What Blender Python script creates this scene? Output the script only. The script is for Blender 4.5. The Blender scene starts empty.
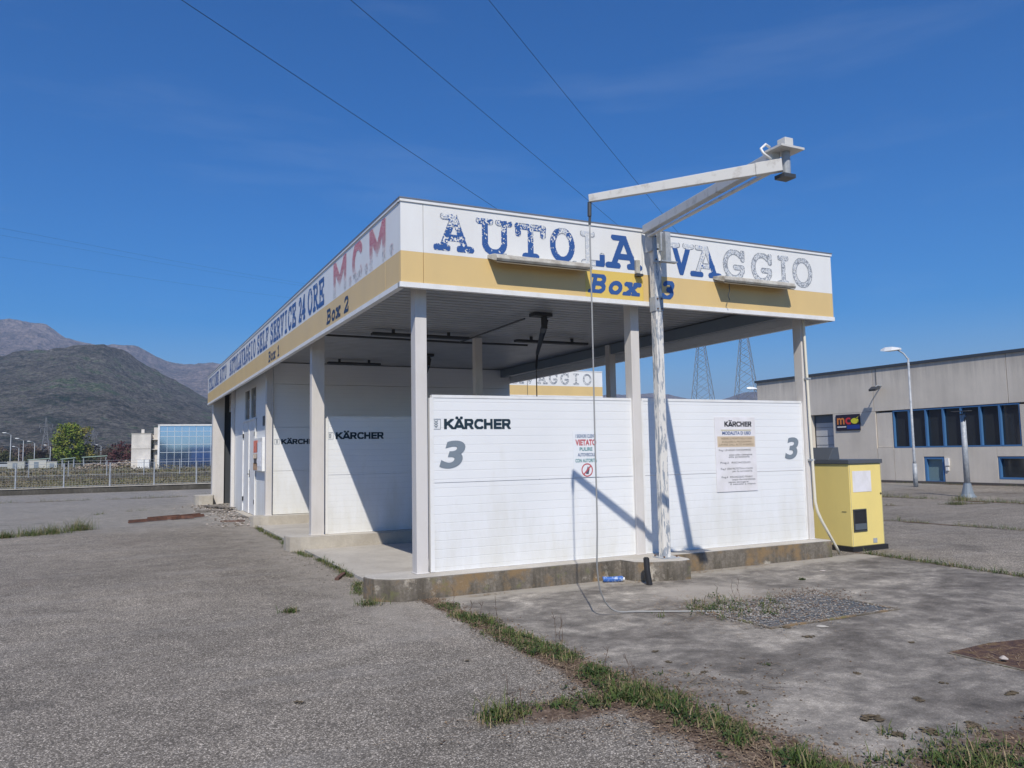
import bpy, math, random
import numpy as np
from mathutils import Vector, Matrix
random.seed(7); np.random.seed(7)
S = bpy.context.scene
COL = S.collection
R = math.radians

# ------------------------------------------------------------------ camera
def cam_axes(yaw, pitch, roll):
    f = Vector((-math.sin(yaw)*math.cos(pitch), math.cos(yaw)*math.cos(pitch), math.sin(pitch)))
    r = Vector((math.cos(yaw), math.sin(yaw), 0)); u = r.cross(f)
    return r*math.cos(roll)+u*math.sin(roll), -r*math.sin(roll)+u*math.cos(roll), f
cd = bpy.data.cameras.new('camera'); cam = bpy.data.objects.new('camera', cd); COL.objects.link(cam)
r_, u_, f_ = cam_axes(-0.4593, 0.0860, -0.0177)
CAM = Vector((-2.7753, -8.375, 1.6))
m = Matrix((r_, u_, -f_)).transposed().to_4x4(); m.translation = CAM
cam.matrix_world = m
cd.sensor_width = 36; cd.lens = 792.5/1024*36; cd.clip_start = .05; cd.clip_end = 30000
S.camera = cam

# ------------------------------------------------------------------ light
SUN = Vector((-.40, -.84, 1.0)).normalized()          # towards the sun
elev = math.asin(SUN.z); az = math.atan2(SUN.x, SUN.y)
w = bpy.data.worlds.new('World'); S.world = w; w.use_nodes = True
nt = w.node_tree; bg = nt.nodes['Background']
sky = nt.nodes.new('ShaderNodeTexSky'); sky.sky_type = 'NISHITA'; sky.sun_disc = False
sky.sun_elevation = elev; sky.sun_rotation = az; sky.altitude = 300
sky.air_density = 1.0; sky.dust_density = .25; sky.ozone_density = 4.0
# thin cirrus veils
tc = nt.nodes.new('ShaderNodeTexCoord'); mp = nt.nodes.new('ShaderNodeMapping'); mp.inputs['Scale'].default_value = (1.2, 1.2, 9)
mp.inputs['Rotation'].default_value = (.12, .1, 0)
nz = nt.nodes.new('ShaderNodeTexNoise'); nz.inputs['Scale'].default_value = 2.2; nz.inputs['Detail'].default_value = 7; nz.inputs['Roughness'].default_value = .6
cr = nt.nodes.new('ShaderNodeValToRGB'); cr.color_ramp.elements[0].position = .55; cr.color_ramp.elements[1].position = .95
cr.color_ramp.elements[1].color = (.09, .09, .09, 1)
mx = nt.nodes.new('ShaderNodeMix'); mx.data_type = 'RGBA'; mx.inputs['B'].default_value = (7, 8, 9, 1)
nt.links.new(tc.outputs['Generated'], mp.inputs['Vector']); nt.links.new(mp.outputs[0], nz.inputs['Vector'])
nt.links.new(nz.outputs[0], cr.inputs[0]); nt.links.new(cr.outputs[0], mx.inputs['Factor'])
hs = nt.nodes.new('ShaderNodeHueSaturation'); hs.inputs['Saturation'].default_value = 1.68; hs.inputs['Value'].default_value = 1.0; hs.inputs['Hue'].default_value = .511
nt.links.new(sky.outputs[0], hs.inputs['Color']); nt.links.new(hs.outputs[0], mx.inputs['A']); nt.links.new(mx.outputs['Result'], bg.inputs['Color'])
bg.inputs['Strength'].default_value = .10
sl = bpy.data.lights.new('sun', 'SUN'); sl.energy = 4.1; sl.angle = R(.5); sl.color = (1, .94, .84)
so = bpy.data.objects.new('sun', sl); COL.objects.link(so); so.rotation_euler = SUN.to_track_quat('Z', 'Y').to_euler()
S.view_settings.view_transform = 'Standard'; S.view_settings.look = 'None'; S.view_settings.exposure = .24; S.view_settings.gamma = 1
S.render.engine = 'CYCLES'

# ------------------------------------------------------------------ helpers
class MB:
    def __init__(s): s.v = []; s.f = []; s.m = []
    def add(s, vs, fs, mi=0):
        n = len(s.v); s.v += [tuple(v) for v in vs]; s.f += [tuple(i+n for i in f) for f in fs]; s.m += [mi]*len(fs); return s
    def box(s, x0, y0, z0, x1, y1, z1, mi=0):
        x0, x1 = sorted((x0, x1)); y0, y1 = sorted((y0, y1)); z0, z1 = sorted((z0, z1))
        vs = [(x0,y0,z0),(x1,y0,z0),(x1,y1,z0),(x0,y1,z0),(x0,y0,z1),(x1,y0,z1),(x1,y1,z1),(x0,y1,z1)]
        return s.add(vs, [(0,3,2,1),(4,5,6,7),(0,1,5,4),(1,2,6,5),(2,3,7,6),(3,0,4,7)], mi)
    def bar(s, a, b, w, h=None, up=(0,0,1), mi=0, w2=None, h2=None):
        a = Vector(a); b = Vector(b); d = (b-a).normalized(); up = Vector(up)
        if abs(d.dot(up)) > .98: up = Vector((0,1,0))
        sd = d.cross(up).normalized(); uu = sd.cross(d); h = h or w; w2 = w2 or w; h2 = h2 or h
        vs = []
        for p, ww, hh in ((a, w, h), (b, w2, h2)):
            for i, j in ((-1,-1),(1,-1),(1,1),(-1,1)): vs.append(p+sd*i*ww/2+uu*j*hh/2)
        return s.add(vs, [(0,1,2,3),(7,6,5,4),(0,4,5,1),(1,5,6,2),(2,6,7,3),(3,7,4,0)], mi)
    def tube(s, pts, r, n=8, mi=0, r2=None, cap=True):
        pts = [Vector(p) for p in pts]; k = len(pts); prev = None; base = len(s.v); rings = []
        for i, p in enumerate(pts):
            d = (pts[min(i+1,k-1)]-pts[max(i-1,0)]).normalized()
            up = prev if prev else (Vector((0,0,1)) if abs(d.z) < .9 else Vector((0,1,0)))
            sd = d.cross(up).normalized(); uu = sd.cross(d).normalized(); prev = uu
            rr = r if r2 is None else r+(r2-r)*i/(k-1)
            rings.append([p+sd*rr*math.cos(2*math.pi*j/n)+uu*rr*math.sin(2*math.pi*j/n) for j in range(n)])
        vs = [v for g in rings for v in g]; fs = []
        for i in range(k-1):
            for j in range(n): fs.append((i*n+j, i*n+(j+1)%n, (i+1)*n+(j+1)%n, (i+1)*n+j))
        if cap: fs.append(tuple(range(n))[::-1]); fs.append(tuple((k-1)*n+j for j in range(n)))
        return s.add(vs, fs, mi)
    def prism(s, poly, z0, z1, mi=0):                     # polygon in xy, ccw
        n = len(poly); vs = [(x,y,z0) for x,y in poly]+[(x,y,z1) for x,y in poly]
        fs = [tuple(range(n))[::-1], tuple(range(n,2*n))]+[(i,(i+1)%n,n+(i+1)%n,n+i) for i in range(n)]
        return s.add(vs, fs, mi)
    def build(s, name, mats, parent=None, smooth=False, bevel=0, origin=None):
        me = bpy.data.meshes.new(name)
        off = Vector(origin) if origin is not None else Vector((0,0,0))
        me.from_pydata([tuple(Vector(v)-off) for v in s.v], [], s.f); me.update()
        if not isinstance(mats, (list, tuple)): mats = [mats]
        for mt in mats: me.materials.append(mt)
        if len(mats) > 1: me.polygons.foreach_set('material_index', s.m)
        if smooth: me.polygons.foreach_set('use_smooth', [True]*len(me.polygons))
        o = bpy.data.objects.new(name, me); COL.objects.link(o)
        if origin is not None: o.location = off
        if parent: o.parent = parent
        if bevel:
            b = o.modifiers.new('bevel', 'BEVEL'); b.width = bevel; b.segments = 2; b.limit_method = 'ANGLE'
        return o
def tag(o, label=None, cat=None, group=None, kind=None):
    if label: o['label'] = label
    if cat: o['category'] = cat
    if group: o['group'] = group
    if kind: o['kind'] = kind
    return o
def thing(name, label, cat, loc=(0,0,0), rz=0, group=None):
    o = bpy.data.objects.new(name, None); COL.objects.link(o); o.location = loc; o.rotation_euler = (0,0,rz); o.empty_display_size = .1
    return tag(o, label, cat, group)
def copy_tree(o, parent=None):
    c = o.copy(); COL.objects.link(c)
    if parent: c.parent = parent
    for ch in [x for x in bpy.data.objects if x.parent == o]: copy_tree(ch, c)
    return c

# ------------------------------------------------------------------ materials
def mat(name, col=(.5,.5,.5), rough=.6, metal=0, spec=.5):
    m = bpy.data.materials.new(name); m.use_nodes = True; b = m.node_tree.nodes['Principled BSDF']
    b.inputs['Base Color'].default_value = (*col, 1); b.inputs['Roughness'].default_value = rough
    b.inputs['Metallic'].default_value = metal; b.inputs['Specular IOR Level'].default_value = spec
    return m
class NT:
    def __init__(s, m): s.t = m.node_tree; s.b = s.t.nodes['Principled BSDF']; s.o = None
    def n(s, typ, **kw):
        nd = s.t.nodes.new(typ)
        for k, v in kw.items():
            if k.startswith('_'): setattr(nd, k[1:], v)
            else: nd.inputs[k.replace('__',' ')].default_value = v
        return nd
    def l(s, a, b): s.t.links.new(a, b)
    def pos(s, scale=(1,1,1), rot=(0,0,0), loc=(0,0,0)):
        g = s.n('ShaderNodeNewGeometry'); mp = s.n('ShaderNodeMapping', Scale=scale, Rotation=rot, Location=loc)
        s.l(g.outputs['Position'], mp.inputs['Vector']); return mp.outputs[0]
    def obj(s, scale=(1,1,1)):
        g = s.n('ShaderNodeTexCoord'); mp = s.n('ShaderNodeMapping', Scale=scale); s.l(g.outputs['Object'], mp.inputs['Vector']); return mp.outputs[0]
    def noise(s, vec, scale=1, detail=4, rough=.55, dist=0):
        nd = s.n('ShaderNodeTexNoise', Scale=scale, Detail=detail, Roughness=rough, Distortion=dist); s.l(vec, nd.inputs['Vector']); return nd.outputs[0]
    def vor(s, vec, scale=1, out='Distance', feat='F1'):
        nd = s.n('ShaderNodeTexVoronoi', Scale=scale, _feature=feat); s.l(vec, nd.inputs['Vector']); return nd.outputs[out]
    def ramp(s, fac, stops, interp='LINEAR'):
        nd = s.n('ShaderNodeValToRGB'); nd.color_ramp.interpolation = interp; e = nd.color_ramp.elements
        while len(e) < len(stops): e.new(.5)
        for i, (p, c) in enumerate(stops):
            e[i].position = p; e[i].color = (c,c,c,1) if isinstance(c,(int,float)) else (*c,1)
        s.l(fac, nd.inputs[0]); return nd.outputs[0]
    def mix(s, fac, a, b, mode='MIX'):
        nd = s.n('ShaderNodeMix', _data_type='RGBA', _blend_type=mode)
        for sock, v in (('Factor', fac), ('A', a), ('B', b)):
            if isinstance(v, (int, float)) and sock == 'Factor': nd.inputs[sock].default_value = v
            elif isinstance(v, tuple): nd.inputs[sock].default_value = (*v, 1)
            else: s.l(v, nd.inputs[sock])
        return nd.outputs['Result']
    def math(s, op, a, b=0., c=None):
        nd = s.n('ShaderNodeMath', _operation=op)
        for i, v in enumerate((a, b)):
            if isinstance(v, (int, float)): nd.inputs[i].default_value = v
            else: s.l(v, nd.inputs[i])
        return nd.outputs[0]
    def sep(s, vec):
        nd = s.n('ShaderNodeSeparateXYZ'); s.l(vec, nd.inputs[0]); return nd.outputs
    def bump(s, h, strength=.3, dist=.01):
        nd = s.n('ShaderNodeBump', Strength=strength, Distance=dist); s.l(h, nd.inputs['Height']); s.l(nd.outputs[0], s.b.inputs['Normal'])
    def color(s, c): s.l(c, s.b.inputs['Base Color'])

def soil_mask(t, p):
    x, y, z = t.sep(p); k = t.noise(p, 5, 9, .72); k2 = t.noise(p, 34, 4, .6)
    kk = t.math('ADD', t.math('MULTIPLY', t.math('SUBTRACT', k, .5), 1.7), t.math('MULTIPLY', t.math('SUBTRACT', k2, .5), .7))
    hw = t.ramp(t.math('DIVIDE', t.math('ADD', y, 6.), 6.), [(0,.34),(.33,.30),(.48,.19),(1,.09)])
    m1 = t.math('SUBTRACT', 1., t.math('DIVIDE', t.math('ABSOLUTE', t.math('SUBTRACT', x, .29)), hw))
    def ell(cx, cy, rx, ry, sk=0.):
        dx = t.math('DIVIDE', t.math('SUBTRACT', x, cx), rx); dy = t.math('DIVIDE', t.math('SUBTRACT', t.math('ADD', y, t.math('MULTIPLY', x, sk)), cy), ry)
        return t.math('SUBTRACT', 1., t.math('SQRT', t.math('ADD', t.math('MULTIPLY', dx, dx), t.math('MULTIPLY', dy, dy))))
    m_ = t.math('MAXIMUM', t.math('MAXIMUM', m1, ell(-.08,-3.98,.80,.24,.12)), ell(1.45,-5.85,1.25,.5))
    inside = t.ramp(t.math('ADD', t.math('MULTIPLY', y, -1.), .5), [(.42,0),(.52,1)])
    return t.math('MULTIPLY', t.ramp(t.math('ADD', m_, kk), [(-.0,0),(.36,1)]), inside)
def soil_color(t, p):
    n1 = t.noise(p, 9, 8, .75); n2 = t.noise(p, 70, 4, .7)
    return t.mix(.7, t.ramp(n1, [(.3,(.045,.03,.022)),(.46,(.10,.068,.048)),(.56,(.16,.115,.085)),(.68,(.27,.21,.16)),(.78,(.08,.08,.035))]), t.ramp(n2, [(.3,.4),(.7,1.8)]), 'MULTIPLY')
def m_asphalt():
    m = mat('asphalt', rough=.92, spec=.25); t = NT(m); p = t.pos()
    big = t.noise(p, .35, 5); mid = t.noise(p, 3.2, 6, .65)
    cell = t.vor(p, 150, 'Color'); bw = t.sep(cell)[0]; cell2 = t.sep(t.vor(p, 70, 'Color'))[1]
    st = t.ramp(bw, [(0,(.085,.079,.070)),(.5,(.165,.155,.139)),(.82,(.28,.263,.235)),(1,(.62,.59,.54))])
    st2 = t.ramp(cell2, [(0,.8),(.7,1),(1,1.3)])
    base = t.mix(1., st, st2, 'MULTIPLY')
    tint = t.ramp(big, [(.3,(.88,.83,.77)),(.5,(1.07,1.01,.94)),(.7,(1.32,1.24,1.14))]); tint2 = t.ramp(mid, [(.3,.8),(.6,1.1),(.75,1.25)])
    c = t.mix(1., t.mix(1., base, tint, 'MULTIPLY'), tint2, 'MULTIPLY')
    # worn paler yard beyond the building, older patch bands
    yy = t.sep(p)[1]; xx = t.sep(p)[0]
    wob = t.math('ADD', t.math('MULTIPLY', t.noise(p, .5, 5), 3.), yy)
    far = t.ramp(t.math('DIVIDE', wob, 40.), [(.30,0),(.36,1)])
    c = t.mix(t.math('MULTIPLY', far, .55), c, t.mix(1., (.27,.26,.24), tint2, 'MULTIPLY'))
    # sandy wash next to the building kerbs
    d1 = t.math('ABSOLUTE', t.math('ADD', xx, .25)); nn = t.noise(p, 1.6, 6, .7)
    edge = t.ramp(t.math('SUBTRACT', t.math('MULTIPLY', nn, 1.6), t.math('MULTIPLY', d1, .75)), [(.30,0),(.75,1)])
    inb = t.ramp(t.math('DIVIDE', t.math('ADD', yy, 2.2), 10.), [(.0,0),(.12,1)])
    c = t.mix(t.math('MULTIPLY', t.math('MULTIPLY', edge, inb), .55), c, (.33,.30,.26))
    oil = t.ramp(t.noise(t.pos((1,1,1),(0,0,0),(5,2,0)), .9, 5, .6, .3), [(.60,0),(.72,1)]); c = t.mix(t.math('MULTIPLY', oil, .38), c, (.06,.055,.05))
    trk = t.ramp(t.noise(t.pos((.5,3.2,1),(0,0,-.9)), .8, 6, .6, .2), [(.52,0),(.7,1)]); c = t.mix(t.math('MULTIPLY', trk, .22), c, (.38,.36,.33))
    spots = t.ramp(t.noise(p, 1.1, 8, .75, .6), [(.66,0),(.74,1)])
    c = t.mix(t.math('MULTIPLY', spots, .45), c, (.36,.35,.33))
    moss = t.ramp(t.noise(t.pos((1,.5,1),(0,0,.4)), .55, 6, .6), [(.6,0),(.75,1)])
    c = t.mix(t.math('MULTIPLY', moss, .25), c, (.20,.15,.12))
    c = t.mix(soil_mask(t, p), c, soil_color(t, p))
    t.color(c); t.bump(bw, .55, .006)
    return m
def m_concrete(name, base, dark, scale=1., rough=.85, stain=.5, bump=.25, zdirt=None, lichen=0):
    m = mat(name, rough=rough, spec=.3); t = NT(m); p = t.pos()
    a = t.noise(p, 1.3*scale, 8, .68, .5); b = t.noise(p, 14*scale, 5, .7); g = t.noise(p, 130*scale, 2)
    c = t.mix(t.ramp(a, [(.36,1),(.62,0)]), base, dark)
    c = t.mix(t.math('MULTIPLY', t.ramp(b, [(.4,1),(.65,0)]), stain*.6), c, tuple(x*.72 for x in dark))
    c = t.mix(.35, c, t.ramp(g, [(.3,.5),(.7,1.5)]), 'MULTIPLY')
    if zdirt:
        z = t.sep(p)[2]; st = t.noise(t.pos((7,7,.8)), 1, 6, .75)
        k = t.math('SUBTRACT', st, t.math('MULTIPLY', t.math('SUBTRACT', z, zdirt[0]), zdirt[1]))
        c = t.mix(t.math('MULTIPLY', t.ramp(k, [(.38,0),(.62,1)]), .75), c, zdirt[2])
    if lichen:
        c = t.mix(t.math('MULTIPLY', t.ramp(t.noise(p, 2.3, 6, .7), [(.5,0),(.62,1)]), lichen), c, (.25,.17,.09))
        c = t.mix(t.math('MULTIPLY', t.ramp(t.noise(t.pos(loc=(9,3,1)), 3.1, 6, .7), [(.58,0),(.68,1)]), lichen), c, (.50,.45,.37))
        c = t.mix(t.math('MULTIPLY', t.ramp(t.noise(t.pos(loc=(2,7,5)), 2.7, 6, .7), [(.58,0),(.68,1)]), lichen*.7), c, (.16,.17,.06))
    t.color(c); t.bump(b, bump, .01); return m
def m_pad():
    m = mat('pad_concrete', rough=.85, spec=.3); t = NT(m); p = t.pos()
    a = t.noise(t.pos((.9,1.25,1),(0,0,.35)), 1.2, 10, .7, .5); b = t.noise(p, 5, 7, .7); g = t.noise(p, 120, 2, .6)
    c = t.ramp(a, [(.3,(.095,.084,.072)),(.43,(.15,.134,.115)),(.53,(.215,.195,.168)),(.66,(.36,.325,.275))])
    c = t.mix(.85, c, t.ramp(b, [(.3,.5),(.5,.95),(.72,1.7)]), 'MULTIPLY')
    vn = t.sep(t.vor(p, 120, 'Color'))[0]; c = t.mix(.45, c, t.ramp(vn, [(0,.7),(.8,1.),(1,1.8)]), 'MULTIPLY')
    c = t.mix(.5, c, t.ramp(g, [(.3,.6),(.7,1.45)]), 'MULTIPLY')
    x, y, z = t.sep(p)
    nn = t.noise(t.pos(loc=(4,4,0)), 1.4, 6, .7)
    # pale dried silt along the plinth foot, left of the drain and along the pad's west edge
    k1 = t.math('SUBTRACT', t.math('ADD', nn, .12), t.math('ABSOLUTE', t.math('MULTIPLY', t.math('ADD', y, .1), 1.1)))
    c = t.mix(t.math('MULTIPLY', t.ramp(k1, [(.25,0),(.5,1)]), .85), c, (.36,.33,.28))
    dx = t.math('SUBTRACT', x, 3.15); dy = t.math('ADD', y, 1.25)
    rr = t.math('SQRT', t.math('ADD', t.math('MULTIPLY', dx, dx), t.math('MULTIPLY', t.math('MULTIPLY', dy, dy), 1.3)))
    k2 = t.math('SUBTRACT', t.math('ADD', nn, .45), t.math('MULTIPLY', rr, .75))
    c = t.mix(t.math('MULTIPLY', t.ramp(k2, [(.34,0),(.6,1)]), .8), c, (.36,.325,.28))
    k3 = t.math('SUBTRACT', t.math('ADD', nn, .0), t.math('MULTIPLY', t.math('SUBTRACT', x, .3), 1.6))
    c = t.mix(t.math('MULTIPLY', t.ramp(k3, [(.15,0),(.4,1)]), .7), c, (.34,.33,.30))
    sp = t.ramp(t.noise(t.pos((1,2.2,1),(0,0,.2),(3,1,0)), 1.9, 8, .7), [(.66,0),(.72,1)])
    c = t.mix(t.math('MULTIPLY', sp, .6), c, (.42,.41,.38))
    c = t.mix(soil_mask(t, p), c, soil_color(t, p))
    t.color(c); t.bump(b, .25, .008); return m
def m_panel(name='white_panel', col=(.80,.81,.815), period=.1, axis=2, dirt=.7):
    m = mat(name, rough=.42, spec=.45); t = NT(m); p = t.pos(); z = t.sep(p)[axis]
    fr = t.math('FRACT', t.math('DIVIDE', z, period)); groove = t.ramp(fr, [(0,0),(.05,1),(.95,1),(1,0)])
    c = t.mix(1., col, t.ramp(groove, [(0,.86),(.6,1)]), 'MULTIPLY')
    n1 = t.noise(t.pos((2.5,2.5,.5)), 1, 6, .7); n2 = t.noise(p, .8, 4)
    lo = t.math('SUBTRACT', t.math('MULTIPLY', n1, 1.25), t.math('MULTIPLY', t.sep(p)[2], .32))
    c = t.mix(t.math('MULTIPLY', t.ramp(lo, [(.28,0),(.75,1)]), dirt), c, (.62,.60,.52))
    c = t.mix(1., c, t.ramp(n2, [(.3,.95),(.7,1.03)]), 'MULTIPLY')
    t.color(c); t.bump(groove, .35, .006); return m
def m_noisy(name, a, b, scale=6, rough=.6, lo=.4, hi=.6, metal=0, bump=0, stretch=(1,1,1), spec=.5, det=6):
    m = mat(name, rough=rough, metal=metal, spec=spec); t = NT(m); n = t.noise(t.pos(stretch), scale, det, .65)
    t.color(t.mix(t.ramp(n, [(lo,0),(hi,1)]), a, b))
    if bump: t.bump(n, bump, .01)
    return m
M = {}
M['asphalt'] = m_asphalt(); M['pad'] = m_pad()
M['plinth'] = m_concrete('plinth_concrete', (.27,.235,.19), (.15,.13,.105), 2.2, stain=1., bump=.5, zdirt=(.0,.45,(.065,.055,.038)), lichen=.95)
M['plinth_light'] = m_concrete('pale_plinth_concrete', (.50,.46,.39), (.40,.36,.30), 1.2, stain=.3)
M['plinth_top'] = m_concrete('plinth_top_concrete', (.52,.49,.44), (.42,.39,.34), 1.5, stain=.3)
M['floor'] = m_concrete('bay_floor_concrete', (.50,.47,.42), (.40,.37,.33), 1., stain=.3)
M['panel'] = m_panel(); M['panel_v'] = m_panel('white_cladding', (.79,.80,.80), 50, 1, .7)
M['trim'] = m_noisy('white_trim', (.80,.80,.79), (.70,.69,.66), 3, .4, .45, .7)
M['column'] = m_noisy('column_paint', (.66,.63,.60), (.54,.51,.47), 2.5, .5, .45, .75, stretch=(1,1,.3))
M['fascia_w'] = m_noisy('fascia_white', (.80,.80,.78), (.74,.73,.70), 1.5, .35, .4, .7, stretch=(1,1,.4))
M['fascia_y'] = m_noisy('fascia_ochre', (.72,.52,.23), (.66,.48,.22), 1.5, .4, .4, .7, stretch=(1,1,.4))
M['bright_y'] = mat('fresh_yellow', (.74,.53,.13), .4)
M['coping'] = mat('grey_coping', (.23,.24,.26), .45, .4)
M['ceil'] = m_noisy('ceiling_slats', (.42,.43,.44), (.36,.37,.38), 2, .5)
M['ceil_gap'] = mat('ceiling_gap', (.10,.10,.11), .8)
M['galv'] = m_noisy('galvanised_steel', (.30,.33,.36), (.44,.46,.48), 9, .6, .4, .6, .15)
M['peel'] = m_noisy('peeling_white_paint', (.74,.71,.65), (.30,.33,.37), 8, .5, .515, .55, .0, .3, (3.4,3.4,.55), det=12)
M['arm_paint'] = m_noisy('arm_white_paint', (.60,.59,.56), (.36,.33,.29), 7, .5, .55, .75, stretch=(1,1,1))
M['black'] = mat('black_rubber', (.02,.02,.022), .5); M['dark'] = mat('dark_grey', (.05,.055,.06), .6)
M['darkmetal'] = mat('dark_metal', (.07,.075,.08), .5, .3)
M['blue_letter'] = mat('blue_vinyl', (.035,.10,.30), .45); M['grey_letter'] = mat('faded_vinyl', (.26,.28,.31), .6)
M['pale_letter'] = mat('bleached_vinyl', (.60,.63,.67), .6); M['navy'] = mat('navy_vinyl', (.02,.045,.11), .5); M['red_letter'] = mat('red_vinyl', (.50,.09,.14), .5)
M['pink_letter'] = mat('bleached_red_vinyl', (.66,.45,.47), .6)
M['karcher'] = mat('logo_dark_vinyl', (.012,.03,.045), .5); M['num'] = mat('grey_vinyl', (.20,.24,.28), .5); M['numedge'] = mat('light_grey_vinyl', (.33,.36,.4), .5)
M['lampglass'] = m_noisy('floodlight_housing', (.50,.48,.42), (.34,.31,.26), 8, .4)
M['yellowbox'] = m_noisy('yellow_enamel', (.88,.70,.24), (.80,.64,.23), 2, .35, .4, .75, stretch=(1,1,.4))
M['glass'] = mat('dark_glass', (.02,.025,.03), .08, spec=.8)
M['paper'] = m_noisy('weathered_paper', (.80,.78,.80), (.72,.70,.70), 4, .6)
M['hose'] = mat('grey_hose', (.33,.33,.32), .5); M['hosedark'] = mat('dark_hose', (.10,.10,.10), .5)
M['rusty'] = mat('rusty_bolt', (.14,.08,.05), .7)
def text_mesh(name, body, size, ori, u, v, mt, parent, extrude=.001, offset=0, shear=0, width=None, align='LEFT', space=1.0):
    cu = bpy.data.curves.new(name, 'FONT'); cu.body = body; cu.size = size; cu.extrude = 0; cu.offset = offset; cu.shear = shear; cu.align_x = align; cu.space_character = space
    o = bpy.data.objects.new(name, cu); COL.objects.link(o); bpy.context.view_layer.update()
    me = bpy.data.meshes.new_from_object(o.evaluated_get(bpy.context.evaluated_depsgraph_get()))
    bpy.data.objects.remove(o); bpy.data.curves.remove(cu)
    co = np.empty(len(me.vertices)*3); me.vertices.foreach_get('co', co); co = co.reshape(-1,3)
    if width and len(co):
        x0, x1 = co[:,0].min(), co[:,0].max(); co[:,0] = (co[:,0]-x0)*width/(x1-x0)+(0 if align=='LEFT' else -width/2)
    u = np.array(u, float); v = np.array(v, float); out = np.outer(co[:,0], u)+np.outer(co[:,1], v)+np.array(ori, float)
    me.vertices.foreach_set('co', out.ravel()); me.update(); me.materials.clear(); me.materials.append(mt); me.name = name
    ob = bpy.data.objects.new(name, me); COL.objects.link(ob)
    if parent: ob.parent = parent
    return ob

# ---- slab-serif letters rasterised from strokes (unit box, height 1)
def arc(cx, cy, rx, ry, a0, a1, n=14): return [(cx+rx*math.cos(R(a0+(a1-a0)*i/n)), cy+ry*math.sin(R(a0+(a1-a0)*i/n))) for i in range(n+1)]
G = {
 'A': [[(.14,0),(.50,1)],[(.50,1),(.84,0)],[(.28,.34),(.74,.34)],[(-.02,.03),(.30,.03)],[(.66,.03),(1.0,.03)],[(.18,.97),(.52,.97)]],
 'U': [[(.18,.97)]+[(.18,.35)]+arc(.48,.33,.30,.30,180,360)+[(.78,.97)],[(0,.97),(.36,.97)],[(.60,.97),(.96,.97)]],
 'T': [[(.48,.97),(.48,.03)],[(.02,.95),(.94,.95)],[(.04,.97),(.04,.72)],[(.92,.97),(.92,.72)],[(.28,.03),(.68,.03)]],
 'O': [arc(.48,.5,.38,.47,0,360,28)],
 'L': [[(.28,.97),(.28,.03)],[(.08,.97),(.48,.97)],[(.1,.03),(.88,.03)],[(.88,.03),(.88,.30)]],
 'V': [[(.14,.97),(.46,.03)],[(.46,.03),(.84,.97)],[(0,.97),(.32,.97)],[(.66,.97),(1,.97)]],
 'G': [arc(.48,.5,.38,.47,48,330,24),[(.84,.97),(.84,.72)],[(.82,.30),(.82,.42),(.52,.42)]],
 'I': [[(.48,.97),(.48,.03)],[(.26,.97),(.70,.97)],[(.26,.03),(.70,.03)]],
 'S': [arc(.48,.74,.32,.23,40,230,14)+arc(.48,.27,.34,.24,70,-140,16),[(.76,.97),(.76,.74)],[(.14,.03),(.14,.28)]],
 'E': [[(.2,.97),(.2,.03)],[(.05,.97),(.84,.97),(.84,.74)],[(.05,.03),(.86,.03),(.86,.28)],[(.2,.5),(.6,.5)],[(.6,.62),(.6,.38)]],
 'F': [[(.2,.97),(.2,.03)],[(.05,.97),(.84,.97),(.84,.74)],[(.05,.03),(.42,.03)],[(.2,.5),(.6,.5)],[(.6,.62),(.6,.38)]],
 'R': [[(.2,.97),(.2,.03)],[(.05,.97),(.5,.97)]+arc(.5,.735,.28,.235,90,-90)+[(.2,.5)],[(.45,.5),(.82,.03),(.98,.03)],[(.04,.03),(.4,.03)]],
 'C': [arc(.48,.5,.38,.47,50,320,24),[(.84,.97),(.84,.72)]],
 'N': [[(.16,.03),(.16,.97),(.80,.03),(.80,.97)],[(0,.03),(.32,.03)],[(0,.97),(.16,.97)],[(.64,.97),(.96,.97)]],
 'Z': [[(.12,.74),(.12,.97),(.84,.97),(.12,.03),(.86,.03),(.86,.26)]],
 'M': [[(.12,.03),(.12,.97),(.48,.3),(.84,.97),(.84,.03)],[(0,.03),(.26,.03)],[(.70,.03),(.96,.03)],[(0,.97),(.12,.97)],[(.84,.97),(.96,.97)]],
 '2': [arc(.46,.70,.32,.27,160,-20)+[(.12,.04),(.84,.04),(.84,.2)]],
 '4': [[(.66,.03),(.66,.97),(.08,.3),(.9,.3)],[(.5,.03),(.82,.03)]],
 '3': [arc(.44,.73,.30,.24,150,-80)+arc(.44,.27,.34,.25,85,-150)],
 '1': [[(.22,.78),(.5,.97),(.5,.03)],[(.26,.03),(.74,.03)]],
 'B': [[(.2,.97),(.2,.03)],[(.04,.97),(.5,.97)]+arc(.5,.745,.26,.225,90,-90)+[(.2,.52)],[(.5,.52)]+arc(.5,.275,.32,.245,90,-90)+[(.04,.03)]],
 'o': [arc(.42,.33,.30,.30,0,360,22)],
 'x': [[(.12,.62),(.74,.03)],[(.72,.62),(.12,.03)],[(0,.62),(.3,.62)],[(.56,.62),(.86,.62)],[(0,.03),(.3,.03)],[(.56,.03),(.88,.03)]],
 '.': [[(.12,.08),(.2,.08)]],
}
ADV = {'.':.38, ' ':.5, 'o':.92, 'x':1.0}
def seg_dist(px, py, pts):
    d = np.full(px.shape, 9.)
    for (x0,y0),(x1,y1) in zip(pts[:-1], pts[1:]):
        vx, vy = x1-x0, y1-y0; L2 = vx*vx+vy*vy+1e-12; t = np.clip(((px-x0)*vx+(py-y0)*vy)/L2, 0, 1)
        d = np.minimum(d, np.hypot(px-x0-t*vx, py-y0-t*vy))
    return d
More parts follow.
